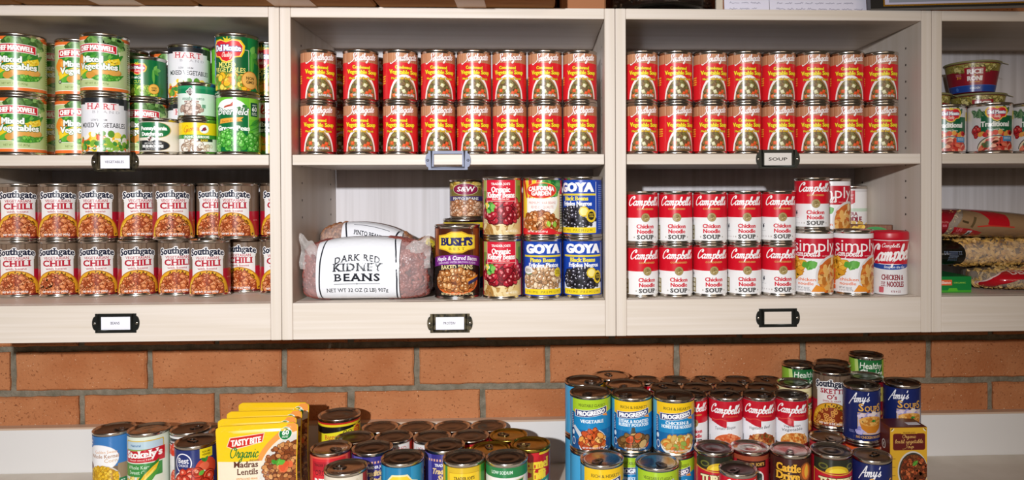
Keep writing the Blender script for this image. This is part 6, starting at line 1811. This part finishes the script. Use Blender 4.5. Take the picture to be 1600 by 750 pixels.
column(['orange', 'amy'], 1400, 596, .118, ['can hidden low behind the lentil carton', 'dark blue soup can standing up behind the lentil carton'], [0, 6], gR)

for it in range(200):                        # ease the columns apart until none overlap
    for i, a in enumerate(COLS):
        for b in COLS[i+1:]:
            dx, dy = b['x']-a['x'], b['y']-a['y']
            d = math.hypot(dx, dy); need = a['R']+b['R']+.0020
            if d < need:
                k = (need-d)/d*.5
                a['x'] -= dx*k*.5; b['x'] += dx*k*.5; a['y'] -= dy*k; b['y'] += dy*k
    for a in COLS: a['y'] = min(a['y'], YB-a['R']-.0015)
rt_ = random.Random(3)
for c in COLS:
    Ht = sum(K[k][1] for k in c['st'])
    # let the can height settle where the photograph shows the lid
    w = (Vector((c['x'], c['y'], ZC))-CAM).dot(FWD)
    lo_, hi_ = .9, 1.1
    for _ in range(30):
        md = (lo_+hi_)/2
        if proj((c['x'], c['y'], ZC+Ht*md))[1] > c['cy']: lo_ = md
        else: hi_ = md
    c['s'] = md
    z = ZC+.0003
    for k, l, r in zip(c['st'], c['lab'], c['rot']):
        can(k, c['x'], c['y'], z, r, l, c['g'], True, md, rt_.uniform(0, 6.28))
        z += K[k][1]*md+.0003

# ------------------------------------------------------------------ yellow lentil pouches and the lentil carton
M_YEL = mat('yellow_pouch_film', '#eec01e', .3)
def pouch(cx, ytop, Y, Wd, rz, lab):
    Hh = .178
    zt_ = ZC+Hh
    X = xat(cx, Y, zt_)
    o = thing('lentil_pouch', lab, 'pouch', (X, Y, ZC+.0003), rz, 'yellow lentil pouches')
    def prof(a, b):                          # a -1..1, b 0..1
        wd = Wd/2*(1-.035*sin(pi*min(1, b*1.05)))
        cr = .008/Hh
        if b > 1-cr: wd -= .008*(1-math.sqrt(max(0, 1-((b-(1-cr))/cr)**2)))
        th = (.0165*(1-b)**.55*(1-a*a)+.0009) if b < .93 else .0011
        return wd*a, th
    key = 'pouch'
    if key not in MESH:
        m = MB()
        def f(sg):
            def q(i, j):
                a, b = i*2-1, j
                x, t = prof(a, b)
                return Vector((x, sg*t, b*Hh))
            return q
        m.grid(f(-1), 24, 40)
        m.grid(lambda i, j: f(1)(1-i, j), 24, 40)
        m.grid(lambda i, j: Vector((prof(i*2-1, 0)[0], (j*2-1)*prof(i*2-1, 0)[1], 0)), 24, 2)
        m.grid(lambda i, j: Vector((prof(i*2-1, 1)[0], (j*2-1)*.0011, Hh)), 24, 1)
        for sg in (-1, 1): m.grid(lambda i, j, sg=sg: Vector((sg*prof(1, j)[0], (i*2-1)*prof(1, j)[1], j*Hh)), 1, 40)
        me = m.mesh('pouch_body', M_YEL)
        w, h = Wd*500, Hh*1000
        s = Sheet()
        s.rect(-w+1.5, h*.645, w-1.5, h-1.5, '#f3c71f'); s.rect(-w+1.5, 2, w-1.5, h*.645, '#efe0c4'); s.rect(-w+1.5, 2, w-1.5, 20, '#e8a83c')
        s.band(2, w-1.5, lambda u: h*.645, lambda u: min(h-1.5, h*.645+(max(0, u-2))**.62*5.2), '#ef9a4a', 20)
        s.ell(w+10, h*.40, 80, 92, '#e9dcc8', 44); s.ell(w+10, h*.40, 75, 87, '#d9d3cb', 44); s.ell(w+14, h*.40, 66, 78, '#7a3c1c', 44)
        s.bits(w-20, h*.40, 40, 72, 3.4, ['#b5703c', '#8a4a24', '#c98a50', '#a35a2c', '#6e3418', '#d99a5c'], 280, 5, 1.3, '#5a2a12', None, 22, h-30)
        s.bits(w-22, h*.57, 12, 6, 6, ['#d9542c', '#e06a3c'], 8, 7, 1.3); leaf(s, w-34, h*.58, 14, 5, 1.2, '#4f9a2c', '#7ab848'); leaf(s, w-32, h*.6, 13, 5, .3, '#5fae38'); leaf(s, w-36, h*.6, 11, 4, 2.3, '#3f8f28')
        s.poly([(-52, h-36), (-46, h-20), (14, h-14), (11, h-30), (-40, h-42)], '#f0d0b0'); s.poly([(-50.5, h-35.5), (-45, h-21.5), (12.5, h-15.5), (9.5, h-29.5), (-40, h-40)], '#cc2a22')
        s.text('TASTY BITE', -18, h-33, 10, '#fbf2e6', w=52, b=.03, serif=.08, slope=.1, st=.3)
        s.hand('Organic', -22, h-56, 9.5, '#2f7a34', w=50, wt=.2, sh=.2)
        s.ell(w-21, h-19, 11.5, 11.5, '#e9efe0', 24); s.ell(w-21, h-19, 10.6, 10.6, '#1f7a3f', 24); s.text('60', w-21, h-21, 7.6, '#f6faf2', w=12, b=.03); dots(s, w-21, h-22.5, 11, 4, 2, '#dfeedd')
        s.text('INDIAN', -3, h-63, 3.6, '#6a4a3c', w=17, b=.0); s.text('Madras', -18, h-73, 10, '#5c2f24', w=44, b=.02, serif=.045); s.text('Lentils', -15, h-86, 10, '#5c2f24', w=38, b=.02, serif=.045); tiny(s, 'LENTILS & RED BEANS', -16, h-95, 3.2, '#d98a3c', 38)
        # keep the print inside the pouch edge
        hx = w-1.5
        cl = []
        for z, dz, a, b, c, col in s.t:
            pl = [a, b, c]
            out = []
            for i in range(len(pl)):
                p, q = pl[i], pl[(i+1) % len(pl)]
                if p[0] <= hx: out.append(p)
                if (p[0]-hx)*(q[0]-hx) < 0:
                    t = (hx-p[0])/(q[0]-p[0]); out.append((hx, p[1]+(q[1]-p[1])*t))
            for i in range(1, len(out)-1): cl.append((z, dz, out[0], out[i], out[i+1], col))
        s.t = cl
        def fn(u, v, z, cu, cv):
            b = min(max(v/h, 0), 1); a = max(-.998, min(.998, u/w))
            x, t = prof(a, b)
            d = 1e-3
            n = Vector((1, -(prof(min(a+d, 1), b)[1]-prof(a, b)[1])/(d*Wd/2), 0)).cross(Vector((0, -(prof(a, min(b+d, 1))[1]-t)/(d*Hh), 1))).normalized()
            return (x, -t-.0003-z*EPS*3, v/1000, n.x, n.y, n.z)
        MESH[key] = (me, s.wrap('front_print', fn, M_FILM, 4., 4.))
    me, pr = MESH[key]
    link('pouch_body', me, o); link('front_print', pr, o)
    return o
R_ = math.radians
pouch(402, 665, .018, .141, R_(8), 'yellow lentil pouch in front of the other three')
pouch(402.5, 653.5, .058, .138, R_(5), 'yellow lentil pouch second from the front')
pouch(413.5, 643, .098, .138, R_(2), 'yellow lentil pouch third from the front')
pouch(428, 631, .150, .138, R_(-2), 'yellow lentil pouch at the back of the four')

cw, ch, cdp = .0725, .150, .052
fx = xat(1419.5, .024, ZC+.1)
cart = thing('soup_carton', 'yellow and maroon lentil soup carton at the right end of the counter', 'carton', (fx, .024, ZC+.0003))
MB().bevbox((-cw/2, 0, 0), (cw/2, cdp, ch), .0012).build('carton_box', mat('maroon_carton_card', '#5c1f1a', .4), cart)
w, h = cw*500, ch*1000
s = Sheet().rect(-w+.5, .5, w-.5, h-1, '#d9a62c')
for sg in (-1, 1): s.ell(sg*(w-2), h-2, 6.5, 6.5, '#e9e0c0', 20, pi if sg > 0 else 1.5*pi, 1.5*pi if sg > 0 else 2*pi); s.ell(sg*(w-1), h-1.5, 5, 5, '#23221e', 20, pi if sg > 0 else 1.5*pi, 1.5*pi if sg > 0 else 2*pi)
s.rrect(-w+6, h-44, w-4, h-12, 4, '#8a4a1c'); s.rrect(-w+6.8, h-43.2, w-4.8, h-12.8, 3.4, '#5f1a18'); s.poly([(-15, h-13), (-12, h-8), (15, h-8), (17, h-13)], '#d9a62c'); s.text("TRADER JOE'S", 1, h-12.4, 3, '#7a4a14', w=24, b=.02)
s.hand('Organic', 1, h-21, 3.6, '#e8b86a', w=26, wt=.2, sh=.15); s.hand('Lentil Vegetable'.replace('L', 'l').replace('V', 'v'), 1, h-30.5, 3.9, '#e8b86a', w=54, wt=.2, sh=.15); s.hand('Soup', 1, h-40, 3.4, '#e8b86a', w=18, wt=.2, sh=.15)
s.ell(8, h-84, 29, 38, '#cfc8be', 40); s.ell(9, h-84, 27.5, 35, '#3a3a30', 40); s.ell(10, h-84, 26, 32, '#6e3018', 40)
s.bits(10, h-84, 24, 30, 3, ['#a8502a', '#8a3a1c', '#c8683a', '#7a4420', '#5c2a14'], 170, 5, 1.2, '#3f1a0c'); leaf(s, 8, h-74, 14, 4, .8, '#4a8a2c', '#7ab848')
for k in range(4): s.line([(-w+3, h-60-k*16), (-w+11, h-60-k*16)], 1.2, '#8a6a1c')
s.t = [(z, dz, *[(max(-w+.5, min(w-.5, p[0])), max(.5, p[1])) for p in (a, b, c)], col) for z, dz, a, b, c, col in s.t]
box_sheet('carton_print', s, cw, 0, ch, cart)
MB().box((.006, .012, ch-.0002), (.030, .026, ch+.0003)).build('white_sticker', M_PAPER, cart)
s = Sheet().ell(24, 112, 7, 9, '#d9d2c8', 18).ell(24, 112, 5.4, 7, '#5c1f1a', 18); s.text('K', 24, 109, 6, '#d9d2c8', b=.03); s.rect(8, 96, 14, 100, '#c9c2b8')
link('side_print', s.wrap('side_print', lambda q, v, z, cu, cv: (-cw/2-.0003-z*EPS, cdp-q/1000-.006, v/1000), M_CARD), cart)

bpy.data.objects.remove(_fo)
